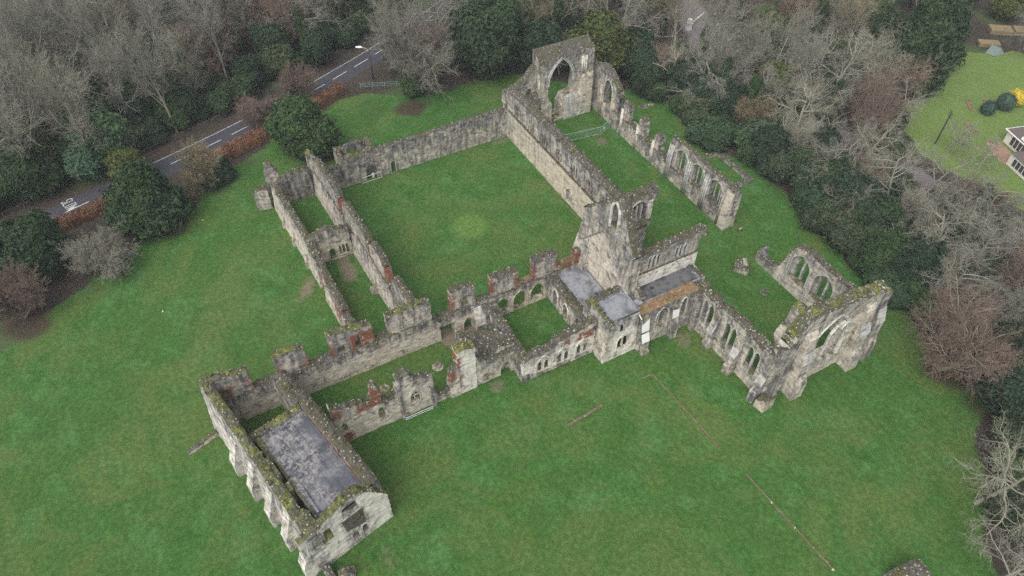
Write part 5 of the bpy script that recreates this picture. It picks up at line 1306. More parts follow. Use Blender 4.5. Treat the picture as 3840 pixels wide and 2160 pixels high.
ekind('laurel2', leaves(7, lobes(7, 8, 4.4, 6.0, .45), 8000, .4), 'bush', 5)
ekind('laurel3', leaves(8, lobes(8, 7, 3.6, 5.0, .5), 6500, .36), 'ivy', 4)
ekind('bright', leaves(9, lobes(9, 10, 6.5, 12, .5, .7, (.28, .42)), 11000, .55), 'bright', 11)
def conif(seed, H, Rr):
    L_ = []; rng = random.Random(seed)
    for i in range(9):
        u = i / 8; L_.append((rng.uniform(-.8,.8), rng.uniform(-.8,.8), H*(.12 + .8*u), Rr*(1 - .72*u), Rr*(1 - .72*u), H*.16))
    for i in range(10):
        a = i * 2.4; u = rng.uniform(.05, .75); d = Rr * (1 - .8*u) * .75
        L_.append((math.cos(a)*d, math.sin(a)*d, H*(.12 + .75*u), 1.9, 1.9, 3.2))
    return L_
ekind('conifer', leaves(10, conif(10, 20, 6.2), 17000, .62, droop=.9, up=.1), 'conifer', 19, .4)
ekind('ivytree', leaves(11, [(0,0,3,1.2,1.2,3.2),(.3,.2,6.5,.9,.9,3.6),(-.5,.5,9.6,1.2,1.0,2.2),(.9,-.6,8.4,.9,.9,1.5)], 4200, .34), 'ivy', 10)

def plant(name, kd, x, y, s=1.0, rz=None, label=None, cat='tree', group=None, sz=None, ivy=False):
    h = (int(x * 131) * 7919 + int(y * 97) * 104729) & 0xffff
    t = bpy.data.objects.new(name, None); COL.objects.link(t)
    t.location = (x, y, 0); t.scale = (s, s, s * (sz or 1)); t.rotation_euler = (0, 0, (h % 628) / 100 if rz is None else rz)
    tag(t, label, cat, group)
    for me in KINDS[kd]:
        o = bpy.data.objects.new(me.name, me); COL.objects.link(o); o.parent = t
    if ivy:
        o = bpy.data.objects.new('ivy', KINDS['ivytree'][1]); COL.objects.link(o); o.parent = t; o.scale = (.75, .75, .9)
    return t

# ---- trees that stand out at the edge of the lawn
plant('yew_tree', 'yew', -13.8, -36.6, 1.0, label='big round dark yew behind the left end of the square ruin', group='dark yews')
plant('yew_tree', 'yewcone', -6.4, -66.0, 1.06, label='broad conical dark yew beside the road with a rusty dead spray', group='dark yews')
plant('yew_tree', 'yew', -3.2, -84.0, .92, 2.1, label='dark yew below the painted road lettering at the left edge', group='dark yews')
plant('yew_tree', 'yew2', -20.5, -73.0 + 9.6 - 4, .0001 + .62, label='small olive yew with a yellow top between road and conical yew', group='dark yews')
plant('bare_tree', 'fan_pale', 1.8, -75.2, 1.18, label='pale grey low spreading bare tree on the left lawn edge', cat='tree')
plant('bare_tree', 'fan_red', 6.6, -87.6, 1.2, label='reddish bare tree cut by the left edge over dark leaf litter', sz=.95)
plant('bare_tree', 'fan', -11.8, -56.6, 1.15, label='tan many stemmed bare tree reaching over the road beside the conical yew')
plant('bare_tree', 'fan_red', -24.8, -42.4, .95, label='smaller pinkish bare tree by the road just left of the round yew')
plant('bare_tree', 'fan_red', -31.4, -32.5, 1.0, 1.2, label='upright pinkish bare tree on the far road verge above the round yew')
plant('evergreen_shrub', 'laurel3', -22.5, -10.2, .9, label='ivy green shrub under the largest silver grey tree', cat='shrub')
plant('evergreen_shrub', 'laurel2', -26.5, -7.5, 1.0, label='brownish green shrub behind the trunk of the largest silver grey tree', cat='shrub')
plant('bare_tree', 'spread', -30.5, -5.0, 1.0, label='bare tree half merged with the left side of the largest silver grey one')
plant('bare_tree', 'broad', -23.2, -9.4, 1.14, sz=.95, label='largest silver grey bare tree standing between road lamp and cloister lawn')
plant('evergreen_tree', 'holm', -22.5, 7.2, 1.08, label='huge dark evergreen left of the tall west front', group='dark evergreens behind the church')
plant('evergreen_tree', 'holm2', -17.5, 17.0, .9, label='dark lower evergreen joining the huge one beside the west front', group='dark evergreens behind the church')
plant('yew_tree', 'yew2', -11.0, 28.3, 1.25, label='olive dark yew directly behind the tall west front', group='dark yews')
plant('bare_tree', 'oak', 3.0, 36.8, .92, label='pale twisted bare oak against dark bushes right of the west front')
plant('bare_tree', 'oak2', -15.0, 21.0, .62, label='small grey twiggy tree between the two dark evergreens behind the west front')
plant('laurel_bush', 'laurel', 20.4, 34.8, 1.2, label='low rounded laurel mound by the rectangular stone footing', cat='bush', sz=.8)
plant('bare_tree', 'spread', 80.0, 28.6, 1.2, .4, label='large reddish brown bare tree over brown litter at the right lawn edge')
plant('bare_tree', 'oak2', 96.4, 15.2, .95, label='pale bare tree low on the right edge beyond the long footing')
plant('bare_tree', 'oak', 104.0, 7.5, .8, label='bare tree in the bottom right corner')
plant('evergreen_tree', 'holm2', 88.6, 29.4, .75, label='dark evergreen at the right edge beyond the reddish bare tree', group='dark evergreens on the right')
plant('bare_tree', 'fan', 20.6, 43.2, 1.15, label='tan ivy clad bare tree behind the low laurel mound', ivy=True)
plant('bare_tree', 'wood4', 6.6, 54.8, .95, label='tall grey many stemmed tree beside the purple gravel')
plant('bare_tree', 'oak', 28.5, 48.0, 1.1, 2.0, label='pinkish grey twisted oak in the middle of the right hand wood')
plant('bare_tree', 'oak2', 21.4, 66.4, 1.05, label='big mossy bare tree left of the two tall cypresses')
plant('bare_tree', 'oak', 41.0, 53.0, .9, .9, label='pale twisted tree leaning over the curve of the drive')
plant('bare_tree', 'spread', 35.2, 62.0, .95, label='wide grey bare tree at the garden corner')
plant('bare_tree', 'wood4', 5.0, 68.0, .9, 1.0, label='bare grey tree beyond the gravel near the top edge')
plant('bare_tree', 'oak2', 50.5, 50.0, .85, label='bare tree whose branches hang over the middle of the drive')
plant('bare_tree', 'fan', 53.5, 40.0, .75, label='small tan bush like tree above the right hand bushes')
plant('bare_tree', 'oak', 63.6, 46.5, .85, 3.0, label='pale bare tree right of the drive above the chancel')
plant('bare_tree', 'oak2', 71.0, 37.5, .8, 1.0, label='greyish bare tree just above the large reddish one')
plant('bare_tree', 'spread', 60.0, 60.0, .7, label='thin bare tree on the far side of the drive by the house')
plant('bare_tree', 'oak', 45.0, 72.5, .6, label='low grey bare tree on the garden lawn side of the drive')
plant('bare_tree', 'oak', 51.5, 73.0, .55, 1.4, label='bare shrub like tree between the drive and the white house')
plant('cypress_tree', 'conifer', 24.2, 84.5, 1.05, label='left of two tall drooping cypresses at the garden corner', group='tall cypresses')
plant('cypress_tree', 'conifer', 20.0, 95.5, 1.0, 2.0, label='right of two tall drooping cypresses at the garden corner', group='tall cypresses')
plant('bare_tree', 'oak2', 26.5, 121.0, .8, label='bare tree hanging over the timber stacks in the top right corner')
plant('bare_tree', 'oak', 33.5, 117.5, .5, label='pale bare shrub at the right edge of the garden lawn')
# evergreen belt along the right side of the lawn
rngT = random.Random(77)
BELT = [(1.0,32.5,'holm2',.55),(6.0,38.5,'holm2',.7),(11.5,37.5,'laurel2',1.0),(13,40,'holm2',.7),(27,41,'laurel',1.2),(31.5,38.5,'holm2',.62),(35.0,38.5,'laurel2',1.0),(38,41,'yew',.62),(42.0,38.5,'holm2',.62),(46.5,37.8,'laurel',1.15),(47,42.5,'bright',.5),(51.5,36.5,'laurel2',1.05),
        (55.5,36.0,'laurel2',.95),(58.5,37.6,'laurel3',1.1),(61.8,35.6,'yewcone',.72),(65.5,33.9,'laurel',.9),(62,40,'laurel2',.9),(69,35.5,'laurel3',.8),(74,33.5,'laurel2',.6),(90,31,'laurel',.9),(93,27,'laurel2',.9),(96,22,'laurel3',.8),(100,17,'laurel2',.8),(-3,34,'holm2',.7),(-8,36,'holm2',.75),(24,47,'laurel',.9),(33,43.5,'laurel3',1.0),(56,43,'laurel3',1.0),
        (17,42,'holm2',.6),(9,44,'laurel3',1.1),(2,42.5,'laurel2',1.2)]
for i, (x, y, kd, s) in enumerate(BELT + [(29.5,36.6,'laurel3',.8),(44,36.3,'laurel3',.8),(49.2,34.6,'laurel2',.7),(59.5,34.2,'laurel3',.7),(67.2,33.2,'laurel',.7),(71.8,33.8,'laurel3',.7),(10,35.4,'laurel3',.8),(14.5,35.2,'laurel2',.7),(3.5,34,'laurel3',.8),(45,41,'holm2',.7),(50,40,'holm2',.75),(66,37.5,'holm2',.7),(55,39.5,'holm2',.7),(40,44,'laurel2',1.1),(36,47,'holm2',.6),(85,31.5,'laurel2',.7),(79,33,'laurel3',.7)]):
    plant('evergreen_shrub', kd, x, y, s, label='evergreen shrub in the dense dark belt along the right lawn edge', cat='shrub', group='evergreen belt right of the lawn')
# evergreens among the road and the wood on the left
LEFT = [(-30.4,-70.8,'bright',.95,'light blue green evergreen across the road, brightest in the wood'),(-24.5,-74.0,'bright',.6,'smaller blue green evergreen in front of the brightest one'),
        (-31,-80.5,'yew2',.95,'olive dark yew at the left edge across the road'),(-24.5,-83.5,'yew',.8,'dark yew right beside the far verge at the left edge'),(-25,-90,'bright',.6,'blue green bush cut by the left edge across the road'),(-36,-64,'holm2',.6,'dark evergreen right of the light blue green one'),(-38,-57,'laurel3',1.3,'ivy green bush above the far verge by the tan tree'),(-13.5,-54,'laurel',.9,'dark laurel at the foot of the tan many stemmed tree'),
        (-49.5,-33,'holm2',.7,'dark green evergreen deep in the wood above the round yew'),(-44,-24.5,'holm2',.6,'dark evergreen on the far verge near the pinkish tree')]
for x, y, kd, s, lab in LEFT: plant('evergreen_tree', kd, x, y, s, label=lab, group='evergreens beside the road')

# ---- the wood beyond the road: about a hundred and fifty bare trees over an evergreen understorey
ROADL = smooth_path([(-13,-110),(-20,-88),(-25,-68),(-32,-48),(-40,-30),(-47,-14),(-58,6),(-70,24)], 2)
placed = []
def free(x, y, d): return all((x-a)**2 + (y-b)**2 > d*d for a, b in placed)
def left_of_road(x, y):
    best = min(range(len(ROADL)), key=lambda i: (ROADL[i][0]-x)**2 + (ROADL[i][1]-y)**2)
    rx, ry = ROADL[best]
    return (x - rx) < -2.5 and math.hypot(x-rx, y-ry) > 3.2
rngW = random.Random(2024)
tries = 0; nW = 0
while tries < 14000 and nW < 270:
    tries += 1
    x = rngW.uniform(-150, -18); y = rngW.uniform(-125, 62)
    # inside the strip the camera can see
    if x < -118 + (y + 86) * .50 - 30: continue
    if not left_of_road(x, y) or not free(x, y, 4.3): continue
    placed.append((x, y)); nW += 1
    kd = rngW.choice(['wood0', 'wood1', 'wood2', 'wood3', 'wood4', 'wood3', 'wood1', 'oak2', 'spread', 'oak2'])
    s = rngW.uniform(.95, 1.4)
    plant('woodland_tree', kd, x, y, s, rngW.uniform(0, 6.28), 'slender bare winter tree in the dense wood beyond the road', 'tree', 'bare trees of the wood beyond the road', ivy=rngW.random() < .62)
nU = 0; tries = 0; under = []
while tries < 5000 and nU < 190:
    tries += 1
    x = rngW.uniform(-150, -20); y = rngW.uniform(-125, 60)
    if x < -118 + (y + 86) * .50 - 30 or not left_of_road(x, y): continue
    if any((x-a)**2 + (y-b)**2 < 20 for a, b in under): continue
    under.append((x, y)); nU += 1
    kd = rngW.choice(['laurel', 'laurel2', 'laurel3', 'laurel3', 'holm2', 'laurel2'])
    plant('evergreen_shrub', kd, x, y, rngW.uniform(.5, .95) * (.85 if kd == 'holm2' else 1.15), rngW.uniform(0, 6.28), 'evergreen shrub below the bare trees of the wood beyond the road', 'shrub', 'undergrowth of the wood beyond the road')
for i, p in enumerate(offs(RP, 9.6)):
    if i % 5 or not -100 < p[1] < 6: continue
    kd = ('laurel3', 'holm2', 'laurel2', 'laurel', 'laurel3', 'holm2', 'laurel3')[(i // 5) % 7]
    x, y = p[0] + rngW.uniform(-2, 1.2), p[1] + rngW.uniform(-1.5, 1.5)
    plant('evergreen_shrub', kd, x, y, rngW.uniform(.75, 1.1) * (.55 if kd == 'holm2' else 1), rngW.uniform(0, 6.28), 'evergreen shrub in the row behind the roadside fence', 'shrub', 'evergreens behind the roadside fence')
# ---- the wood behind the church up to the gate
WP = 0; tries = 0; pl2 = [(t_[0], t_[1]) for t_ in ((-24.4,-9.6),(-22.5,7.2),(-17.5,17),(-11,28.3),(3,36.8),(6.6,54.8),(5,68),(21.4,66.4),(28.5,48),(35,62),(24,84.5),(20,95.5),(26.5,121))]
while tries < 4000 and WP < 95:
    tries += 1
    x = rngW.uniform(-72, 16); y = rngW.uniform(-12, 150)
    if sdist(np.array([x]), np.array([y]), LAWN)[0] > -6 or sdist(np.array([x]), np.array([y]), GARDEN)[0] > -7: continue
    if pathdist(np.array([x]), np.array([y]), RP)[0] < 6 or pathdist(np.array([x]), np.array([y]), [(-34,68),(-15,61),(2,57)])[0] < 7: continue
    if (x > -4 and 58 < y < 90 and rngW.random() < .7): continue
    if any((x-a)**2 + (y-b)**2 < 30 for a, b in pl2): continue
    pl2.append((x, y)); WP += 1
    kd = rngW.choice(['wood0', 'wood2', 'wood4', 'oak2', 'oak', 'holm2', 'yew2', 'spread'])
    if kd in ('holm2', 'yew2'): plant('evergreen_tree', kd, x, y, rngW.uniform(.6, .9), None, 'dark evergreen in the wood behind the church', 'tree', 'evergreens of the wood behind the church')
    else: plant('bare_tree', kd, x, y, rngW.uniform(.85, 1.25), None, 'bare winter tree in the wood behind the church', 'tree', 'bare trees of the wood behind the church', ivy=rngW.random() < .35)
for i in range(60):
    for _ in range(30):
        x = rngW.uniform(-60, 20); y = rngW.uniform(10, 110)
        if sdist(np.array([x]), np.array([y]), LAWN)[0] < -4 and sdist(np.array([x]), np.array([y]), GARDEN)[0] < -6 and pathdist(np.array([x]), np.array([y]), [(-34,68),(-15,61),(2,57)])[0] > 6 and pathdist(np.array([x]), np.array([y]), RP)[0] > 5:
            plant('evergreen_shrub', rngW.choice(['laurel', 'laurel2', 'laurel3']), x, y, rngW.uniform(.6, 1.1), None, 'evergreen shrub among the trees behind the church', 'shrub', 'undergrowth behind the church'); break

# ---- bare trees between the evergreen belt and the drive, and along its far side
WR = 0; tries = 0; pl3 = [(6.6,54.8),(5,68),(21.4,66.4),(28.5,48),(35.2,62),(41,53),(20.6,43.2),(50.5,50),(63.6,46.5),(71,37.5),(79.5,28),(53.5,40),(3,36.8)]
while tries < 5000 and WR < 62:
    tries += 1
    x = rngW.uniform(-4, 88); y = rngW.uniform(34, 84)
    if sdist(np.array([x]), np.array([y]), LAWN)[0] > -4.5 or sdist(np.array([x]), np.array([y]), GARDEN)[0] > -1.0: continue
    if pathdist(np.array([x]), np.array([y]), [(27.8,55.6),(34,61.2),(46.6,61.6),(56,62.5),(64.2,62),(80,60)])[0] < 3: continue
    if x > 42 and y > 66: continue
    if any((x-a)**2 + (y-b)**2 < 17 for a, b in pl3): continue
    pl3.append((x, y)); WR += 1
    plant('bare_tree', rngW.choice(['oak', 'oak2', 'wood4', 'oak', 'oak2', 'spread']), x, y, rngW.uniform(.6, .95), None, 'bare winter tree in the wood on the right between lawn and drive', 'tree', 'bare trees of the wood right of the church', ivy=rngW.random() < .15)
    if rngW.random() < .8: plant('evergreen_shrub', rngW.choice(['laurel', 'laurel2', 'laurel3']), x + rngW.uniform(-3, 3), y + rngW.uniform(-3, 3), rngW.uniform(.5, .9), None, 'evergreen shrub below the bare trees on the right', 'shrub', 'undergrowth right of the church')
# ---- copper beech hedge along the road
def hedge(label, pts, w_, h_, n):
    rng = random.Random(len(pts) * 7 + int(pts[0][0])); fs = Fast(); pts = smooth_path(pts, .8)
    core = Fast(); A_ = offs(pts, w_/2*.8); B_ = offs(pts, -w_/2*.8); m = len(pts)
    o = len(fs.v)
    for i in range(m):
        hh = h_ * (.85 + .1 * noise.noise(Vector((pts[i][0]*.5, pts[i][1]*.5, 0))))
        for q, z in ((A_[i], 0), (A_[i], hh*.9), (((A_[i][0]+B_[i][0])/2, (A_[i][1]+B_[i][1])/2), hh), (B_[i], hh*.9), (B_[i], 0)): fs.v.append((q[0], q[1], z))
    for i in range(m-1):
        for j in range(4): fs.f.append((o+i*5+j, o+(i+1)*5+j, o+(i+1)*5+j+1, o+i*5+j+1))
    fs.f.append((o, o+1, o+2, o+3, o+4)); fs.f.append(tuple(o+(m-1)*5+j for j in range(5)))
    for _ in range(n):
        i = rng.randrange(m); a = pts[max(0, i-1)]; b = pts[min(m-1, i+1)]; d = Vector((b[0]-a[0], b[1]-a[1], 0)).normalized(); nn = Vector((-d.y, d.x, 0))
        u = rng.uniform(-1, 1); z = h_ * rng.uniform(.1, 1.05) if abs(u) > .75 else h_ * rng.uniform(.86, 1.05)
        p = Vector((pts[i][0], pts[i][1], z)) + nn * u * w_/2 + d * rng.uniform(-.5, .5)
        x = rdir(rng); y_ = x.cross(rdir(rng)).normalized(); s_ = rng.uniform(.08, .2); o = len(fs.v)
        for q in (p - x*s_, p + y_*s_*.6, p + x*s_, p - y_*s_*.6): fs.v.append((q.x, q.y, q.z))
        fs.f.append((o, o+1, o+2, o+3))
    t = thing('hedge', label, 'hedge', (0, 0, 0), 'copper beech hedge along the road')
    me = fs.mesh('foliage', [M['beech']]); o = bpy.data.objects.new('foliage', me); COL.objects.link(o); o.parent = t
    st = MB()
    for i in range(0, m, 2): st.tube([(pts[i][0], pts[i][1], -.1), (pts[i][0], pts[i][1], h_*.6)], .05, M['bark'], 5)
    st.build('stems', t)
hedge('rust brown beech hedge beyond the round yew nearest the road lamp', [(-30.6,-24.0),(-28.8,-27.5),(-26.6,-32.5)], 2.6, 2.2, 2600)
hedge('longest rust brown beech hedge between road and lawn left of the round yew', [(-23.6,-39.5),(-21.4,-44.6),(-19.2,-50.5),(-17.4,-56)], 2.8, 2.2, 5000)
hedge('low rust brown beech hedge beside the painted road lettering', [(-14.6,-72.2),(-13.3,-77),(-12.4,-82)], 2.4, 1.8, 3600)
# =================================================================== THINGS
def post(mb, x, y, h, r, m, k=6): mb.tube([(x, y, -.1), (x, y, h)], r, m, k)
M['fence'] = flat('old_fence_wood', (0.10, 0.092, 0.08), .9, .3)
# road lamp
t = thing('street_lamp', 'dark lamp post with a white head beside the road', 'street lamp', (-32.3, -15.9, 0))
mb = MB(); mb.tube([(-32.3,-15.9,-.1), (-32.3,-15.9,7.6)], [.16, .10], M['darkmetal'], 8); mb.build('pole', t, True)
mb = MB(); mb.tube([(-32.3,-15.9,6.6), (-32.6,-16.4,7.3), (-33.0,-17.0,7.5)], .06, M['steel'], 6); mb.build('bracket', t)
mb = MB(); mb.tube([(-32.9,-16.9,7.5), (-33.3,-17.4,7.55), (-33.8,-18.2,7.5)], [.12, .26, .16], M['white'], 8); mb.build('lamp_head', t, True)
mb = MB(); mb.box((-32.5,-16.1,0), (-32.1,-15.7,1.2), M['darkmetal']); mb.build('base', t)
# utility pole
t = thing('utility_pole', 'leaning looking dark pole with short cross arms on the garden side of the drive', 'pole', (42.2, 72.6, 0))
mb = MB(); mb.tube([(42.2,72.6,-.1), (42.2,72.6,7.6)], [.15, .1], M['darkmetal'], 7); mb.build('pole', t)
for z in (6.4, 6.9, 7.3):
    mb = MB(); mb.tube([(41.6,72.9,z), (42.8,72.3,z)], .06, M['darkmetal'], 5); mb.build('cross_arm', t)
mb = MB(); mb.tube([(42.2,72.6,7.4), (38.5,75.2,7.0), (34.5,78.0,7.2)], .03, M['darkmetal'], 4); mb.build('wire', t)
# gate pillars and barrier by the gravel
def pillar(x, y, lab):
    t = thing('gate_pillar', lab, 'gate pillar', (x, y, 0), 'white gate pillars')
    mb = MB(); mb.box((x-.55, y-.55, -.1), (x+.55, y+.55, 1.5), M['white']); mb.build('shaft', t)
    mb = MB(); mb.box((x-.68, y-.68, 1.5), (x+.68, y+.68, 1.7), M['lime']); mb.build('cap_stone', t)
    mb = MB(); mb.box((x-.42, y-.42, 1.7), (x+.42, y+.42, 2.6), M['white']); mb.build('finial', t)
pillar(-17.6, 58.6, 'white stone gate pillar carrying the closed barrier'); pillar(-12.5, 62.8, 'white stone gate pillar right of the purple gravel')
t = thing('barrier', 'thin white pole barrier swung back from the left pillar', 'barrier', (-18.6, 60.4, 0))
mb = MB(); mb.tube([(-18.4,60.0,1.0), (-20.6,65.4,1.2)], .13, M['white'], 6); mb.build('pole', t)
mb = MB(); mb.box((-18.7,59.7,0), (-18.1,60.3,1.0), M['darkmetal']); mb.build('pivot_post', t)
# fence along the far verge
t = thing('roadside_fence', 'long low post and rail fence on the far verge of the road', 'fence', (-27, -60, 0))
FP = offs(RP, 6.4); mbp = MB(); mbr = MB()
fp = [p for p in FP if -95 < p[1] < -2][::3]
for p in fp: mbp.box((p[0]-.05, p[1]-.05, -.1), (p[0]+.05, p[1]+.05, 1.0), M['fence'])
o = mbp.build('posts', t)
for z in (1.0,): mbr.tube([(p[0], p[1], z) for p in fp], .03, M['fence'], 4)
mbr.build('rails', t)
t = thing('mesh_fence', 'short teal wire fence beside the road lamp and hedge end', 'fence', (-29, -19, 0))
mb = MB()
for i in range(5): post(mb, -30.2 + i*1.0, -19.6 + i*2.4, 1.3, .05, M['teal'], 5)
mb.build('posts', t); mb = MB()
for z in (.4, .8, 1.2): mb.tube([(-30.2,-19.6,z), (-26.2,-10.0,z)], .025, M['teal'], 4)
mb.build('wires', t)
# temporary fence across the nave
t = thing('mesh_fence', 'green mesh fence with a sign standing across the grass of the nave', 'fence', (8, 14, 0))
mb = MB()
for x, y in ((7.2,9.0),(7.8,12.8),(8.3,16.7),(7.4,19.4)): post(mb, x, y, 1.75, .05, M['teal'], 6)
mb.build('posts', t)
mb = MB(); mb.tube([(7.2,9.0,1.75), (7.8,12.8,1.75), (8.3,16.7,1.75), (7.4,19.4,1.75)], .05, M['teal'], 5); mb.build('top_rail', t)
mb = MB(); mb.tube([(7.2,9.0,.12), (7.8,12.8,.12), (8.3,16.7,.12), (7.4,19.4,.12)], .05, M['stone'], 5); mb.build('bottom_rail', t)
mb = MB()
for a_, b_ in (((7.2,9.0),(7.8,12.8)), ((7.8,12.8),(8.3,16.7)), ((8.3,16.7),(7.4,19.4))):
    for i in range(16):
        u = i / 16; x = a_[0]+(b_[0]-a_[0])*u; y = a_[1]+(b_[1]-a_[1])*u; mb.tube([(x, y, .1), (x, y, 1.7)], .008, M['teal'], 3, False)
    for i in range(5): mb.tube([(a_[0], a_[1], .3 + .32*i), (b_[0], b_[1], .3 + .32*i)], .008, M['teal'], 3, False)
mb.build('mesh', t)
mb = MB(); mb.box((8.28,17.3,1.0), (8.33,17.6,1.4), M['white']); mb.build('sign', t)
t = thing('mesh_fence', 'green mesh fence with a sign behind the broken jamb of the east end', 'fence', (67, 3, 0))
mb = MB()
for x, y in ((65.0,4.0),(67.2,3.7),(69.2,3.6)): post(mb, x, y, 1.75, .05, M['teal'], 6)
mb.build('posts', t); mb = MB(); mb.tube([(65.0,4.0,1.75), (67.2,3.7,1.75), (69.2,3.6,1.75)], .05, M['teal'], 5); mb.build('top_rail', t)
mb = MB(); mb.box((67.5,3.6,1.0), (67.9,3.65,1.4), M['white']); mb.build('sign', t)
# steel guard rails
def rail(lab, a_, b_, h_=1.0):
    t = thing('guard_rail', lab, 'rail', (a_[0], a_[1], 0), 'steel guard rails')
    for p in (a_, b_):
        mb = MB(); mb.tube([(p[0], p[1], -.1), (p[0], p[1], h_)], .05, M['steel'], 6); mb.build('post', t)
    mb = MB(); mb.tube([(*a_, h_), (*b_, h_)], .06, M['steel'], 6); mb.build('top_rail', t)
    mb = MB(); mb.tube([(*a_, .1), (*b_, .1)], .06, M['steel'], 6); mb.build('bottom_rail', t)
rail('steel guard rail before the blocked arch in the far cloister wall', (.6,-30.4), (.5,-26.6), 1.3)
rail('steel guard rail at the foot of the jagged wall with the traceried window', (51.5,-42.9), (51.5,-38.9), .5)
rail('steel guard rail across the doorway of the tall west front', (-2.0,9.6), (-2.0,12.8), 1.3)
t = thing('waste_bin', 'small white bin standing behind the rail at the blocked arch', 'bin', (-.9,-28.2,0))
mb = MB(); mb.tube([(-.3,-28.0,0), (-.3,-28.0,.8)], [.22,.28], M['white'], 10); mb.build('drum', t); mb = MB(); mb.tube([(-.3,-28.0,.8), (-.3,-28.0,.86)], .30, M['steel'], 10); mb.build('lid', t)
t = thing('information_board', 'low slanted information board by the end pier of the window wall', 'sign', (43.6, 22.2, 0))
mb = MB(); 
for y in (21.8, 22.6): post(mb, 43.6, y, .8, .05, M['darkmetal'])
mb.build('legs', t)
mb = MB(); mb.add([(43.8,21.8,.75),(43.8,22.7,.75),(43.5,22.7,.95),(43.5,21.8,.95),(43.8,21.8,.70),(43.8,22.7,.70),(43.5,22.7,.9),(43.5,21.8,.9)], [(0,1,2,3),(7,6,5,4),(0,4,5,1),(1,5,6,2),(2,6,7,3),(3,7,4,0)], M['ashlar']); mb.build('panel', t)

# ------------------------------------------------------------------ white house at the right edge
M['render'] = flat('cream_render', (0.66, 0.63, 0.56), 0.85, 0.06)
k = NT('brown_pantiles'); P = k.obj()
wv = k.n('ShaderNodeTexWave'); k.t.links.new(k.scale(P, (1, 1, 1)), wv.inputs['Vector']); wv.inputs['Scale'].default_value = 1.6; wv.inputs['Distortion'].default_value = .6; wv.bands_direction = 'DIAGONAL'
c = k.mix(k.noise(P, 2.4, 4, .7), (0.075, 0.062, 0.06), (0.17, 0.14, 0.13)); c = k.mix(k.math('MULTIPLY', wv.outputs[0], .5), c, (0.05, 0.042, 0.04))
M['tile'] = k.done(c, 0.85)
k = NT('dark_window_glass'); k.b.inputs['Roughness'].default_value = .08; k.b.inputs['Specular IOR Level'].default_value = .6; M['glass'] = k.done(k.mix(k.noise(k.obj(), .8, 2), (0.025, 0.022, 0.025), (0.075, 0.07, 0.075)))
M['upvc'] = flat('white_window_frame', (0.74, 0.74, 0.73), .5, .04)
hA = R(-17)
def HB(u, v, z=0): # house frame: origin at its near left corner, u along the lit wall, v away from it
    o = Vector((47.8, 85.3, 0)); ex = Vector((math.cos(hA), math.sin(hA), 0)); ey = Vector((-ex.y, ex.x, 0)); q = o + ex*u + ey*v; return (q.x, q.y, z)
def hbox(mb, u0, v0, z0, u1, v1, z1, m):
    vs = [HB(u, v, z) for z in (z0, z1) for u, v in ((u0,v0),(u1,v0),(u1,v1),(u0,v1))]
    mb.add(vs, [(3,2,1,0),(4,5,6,7),(0,1,5,4),(1,2,6,5),(2,3,7,6),(3,0,4,7)], m)
t = thing('bungalow', 'white rendered bungalow with brown pantiles and glazed bay at the right edge', 'house', HB(6, 6))
mb = MB(); hbox(mb, 0, 0, -.1, 9, 9, 2.7, M['render']); mb.build('wall', t)
mb = MB(); mb.add([HB(-.4,-.4,2.7), HB(9.4,-.4,2.7), HB(9.4,9.4,2.7), HB(-.4,9.4,2.7), HB(3,4.5,5.0), HB(9.4,4.5,5.0)], [(0,1,5,4),(2,3,4,5),(3,0,4),(1,2,5)], M['tile']); mb.build('roof', t)
mb = MB(); hbox(mb, -.5, -.5, 2.55, 9.5, -.35, 2.72, M['upvc']); hbox(mb, -.5, -.35, 2.55, -.35, 9.5, 2.72, M['upvc']); mb.build('gutter', t)
def bay(u0, u1, v, z0, z1, n):
    mb = MB(); hbox(mb, u0, v-.06, z0, u1, v+.1, z1, M['upvc']); w_ = mb.build('window', t)
    du = (u1-u0)/n
    for i in range(n):
        mb = MB(); hbox(mb, u0+i*du+.08, v-.09, z0+.1, u0+(i+1)*du-.08, v-.065, z1-.1, M['glass']); mb.build('pane', w_)
bay(1.5, 5.4, -.0, .4, 2.3, 4)
mb = MB(); hbox(mb, 3.4, -.3, 2.95, 9.2, 3.0, 3.2, M['upvc']); mb.add([HB(3.5,-.2,3.25), HB(9.2,-.2,3.25), HB(9.2,2.6,4.7), HB(3.5,2.6,4.7)], [(0,1,2,3)], M['glass'])
for u in (3.5, 5.0, 6.5, 8.0): mb.tube([HB(u,-.2,3.3), HB(u,2.6,4.75)], .07, M['upvc'], 5)
mb.tube([HB(3.5,-.2,3.3), HB(9.2,-.2,3.3)], .08, M['upvc'], 5); mb.build('roof_light', t)
mb = MB(); hbox(mb, 6.5, -4.1, -.1, 12, -.2, 2.5, M['render']); mb.build('wing_wall', t)
mb = MB(); mb.add([HB(6.3,-4.4,2.5), HB(12.2,-4.4,2.5), HB(12.2,.1,2.5), HB(6.3,.1,2.5), HB(8.2,-2.1,3.7), HB(12.2,-2.1,3.7)], [(0,1,5,4),(2,3,4,5),(3,0,4),(1,2,5)], M['tile']); mb.build('wing_roof', t)
bay(7.6, 11.4, -4.1, .5, 2.1, 4)
t = tag(bpy.data.objects.new('terrace', None), 'small red brown paved terrace beside the white house', 'terrace'); COL.objects.link(t); t.location = (50, 81, 0)
M['paving'] = flat('red_brown_paving', (0.28, 0.17, 0.12), .9, .3, 2.0)
mb = MB(); mb.add([(47.6,84.6,.03),(52.0,83.2,.03),(54.2,79.0,.03),(50.8,79.2,.03),(46.6,82.2,.03)], [(0,4,3,2,1)], M['paving']); mb.build('paving', t)
mb = MB(); mb.tube([(46.6,82.2,.05), (50.8,79.2,.05)], .12, M['stone'], 5); mb.build('edging', t)
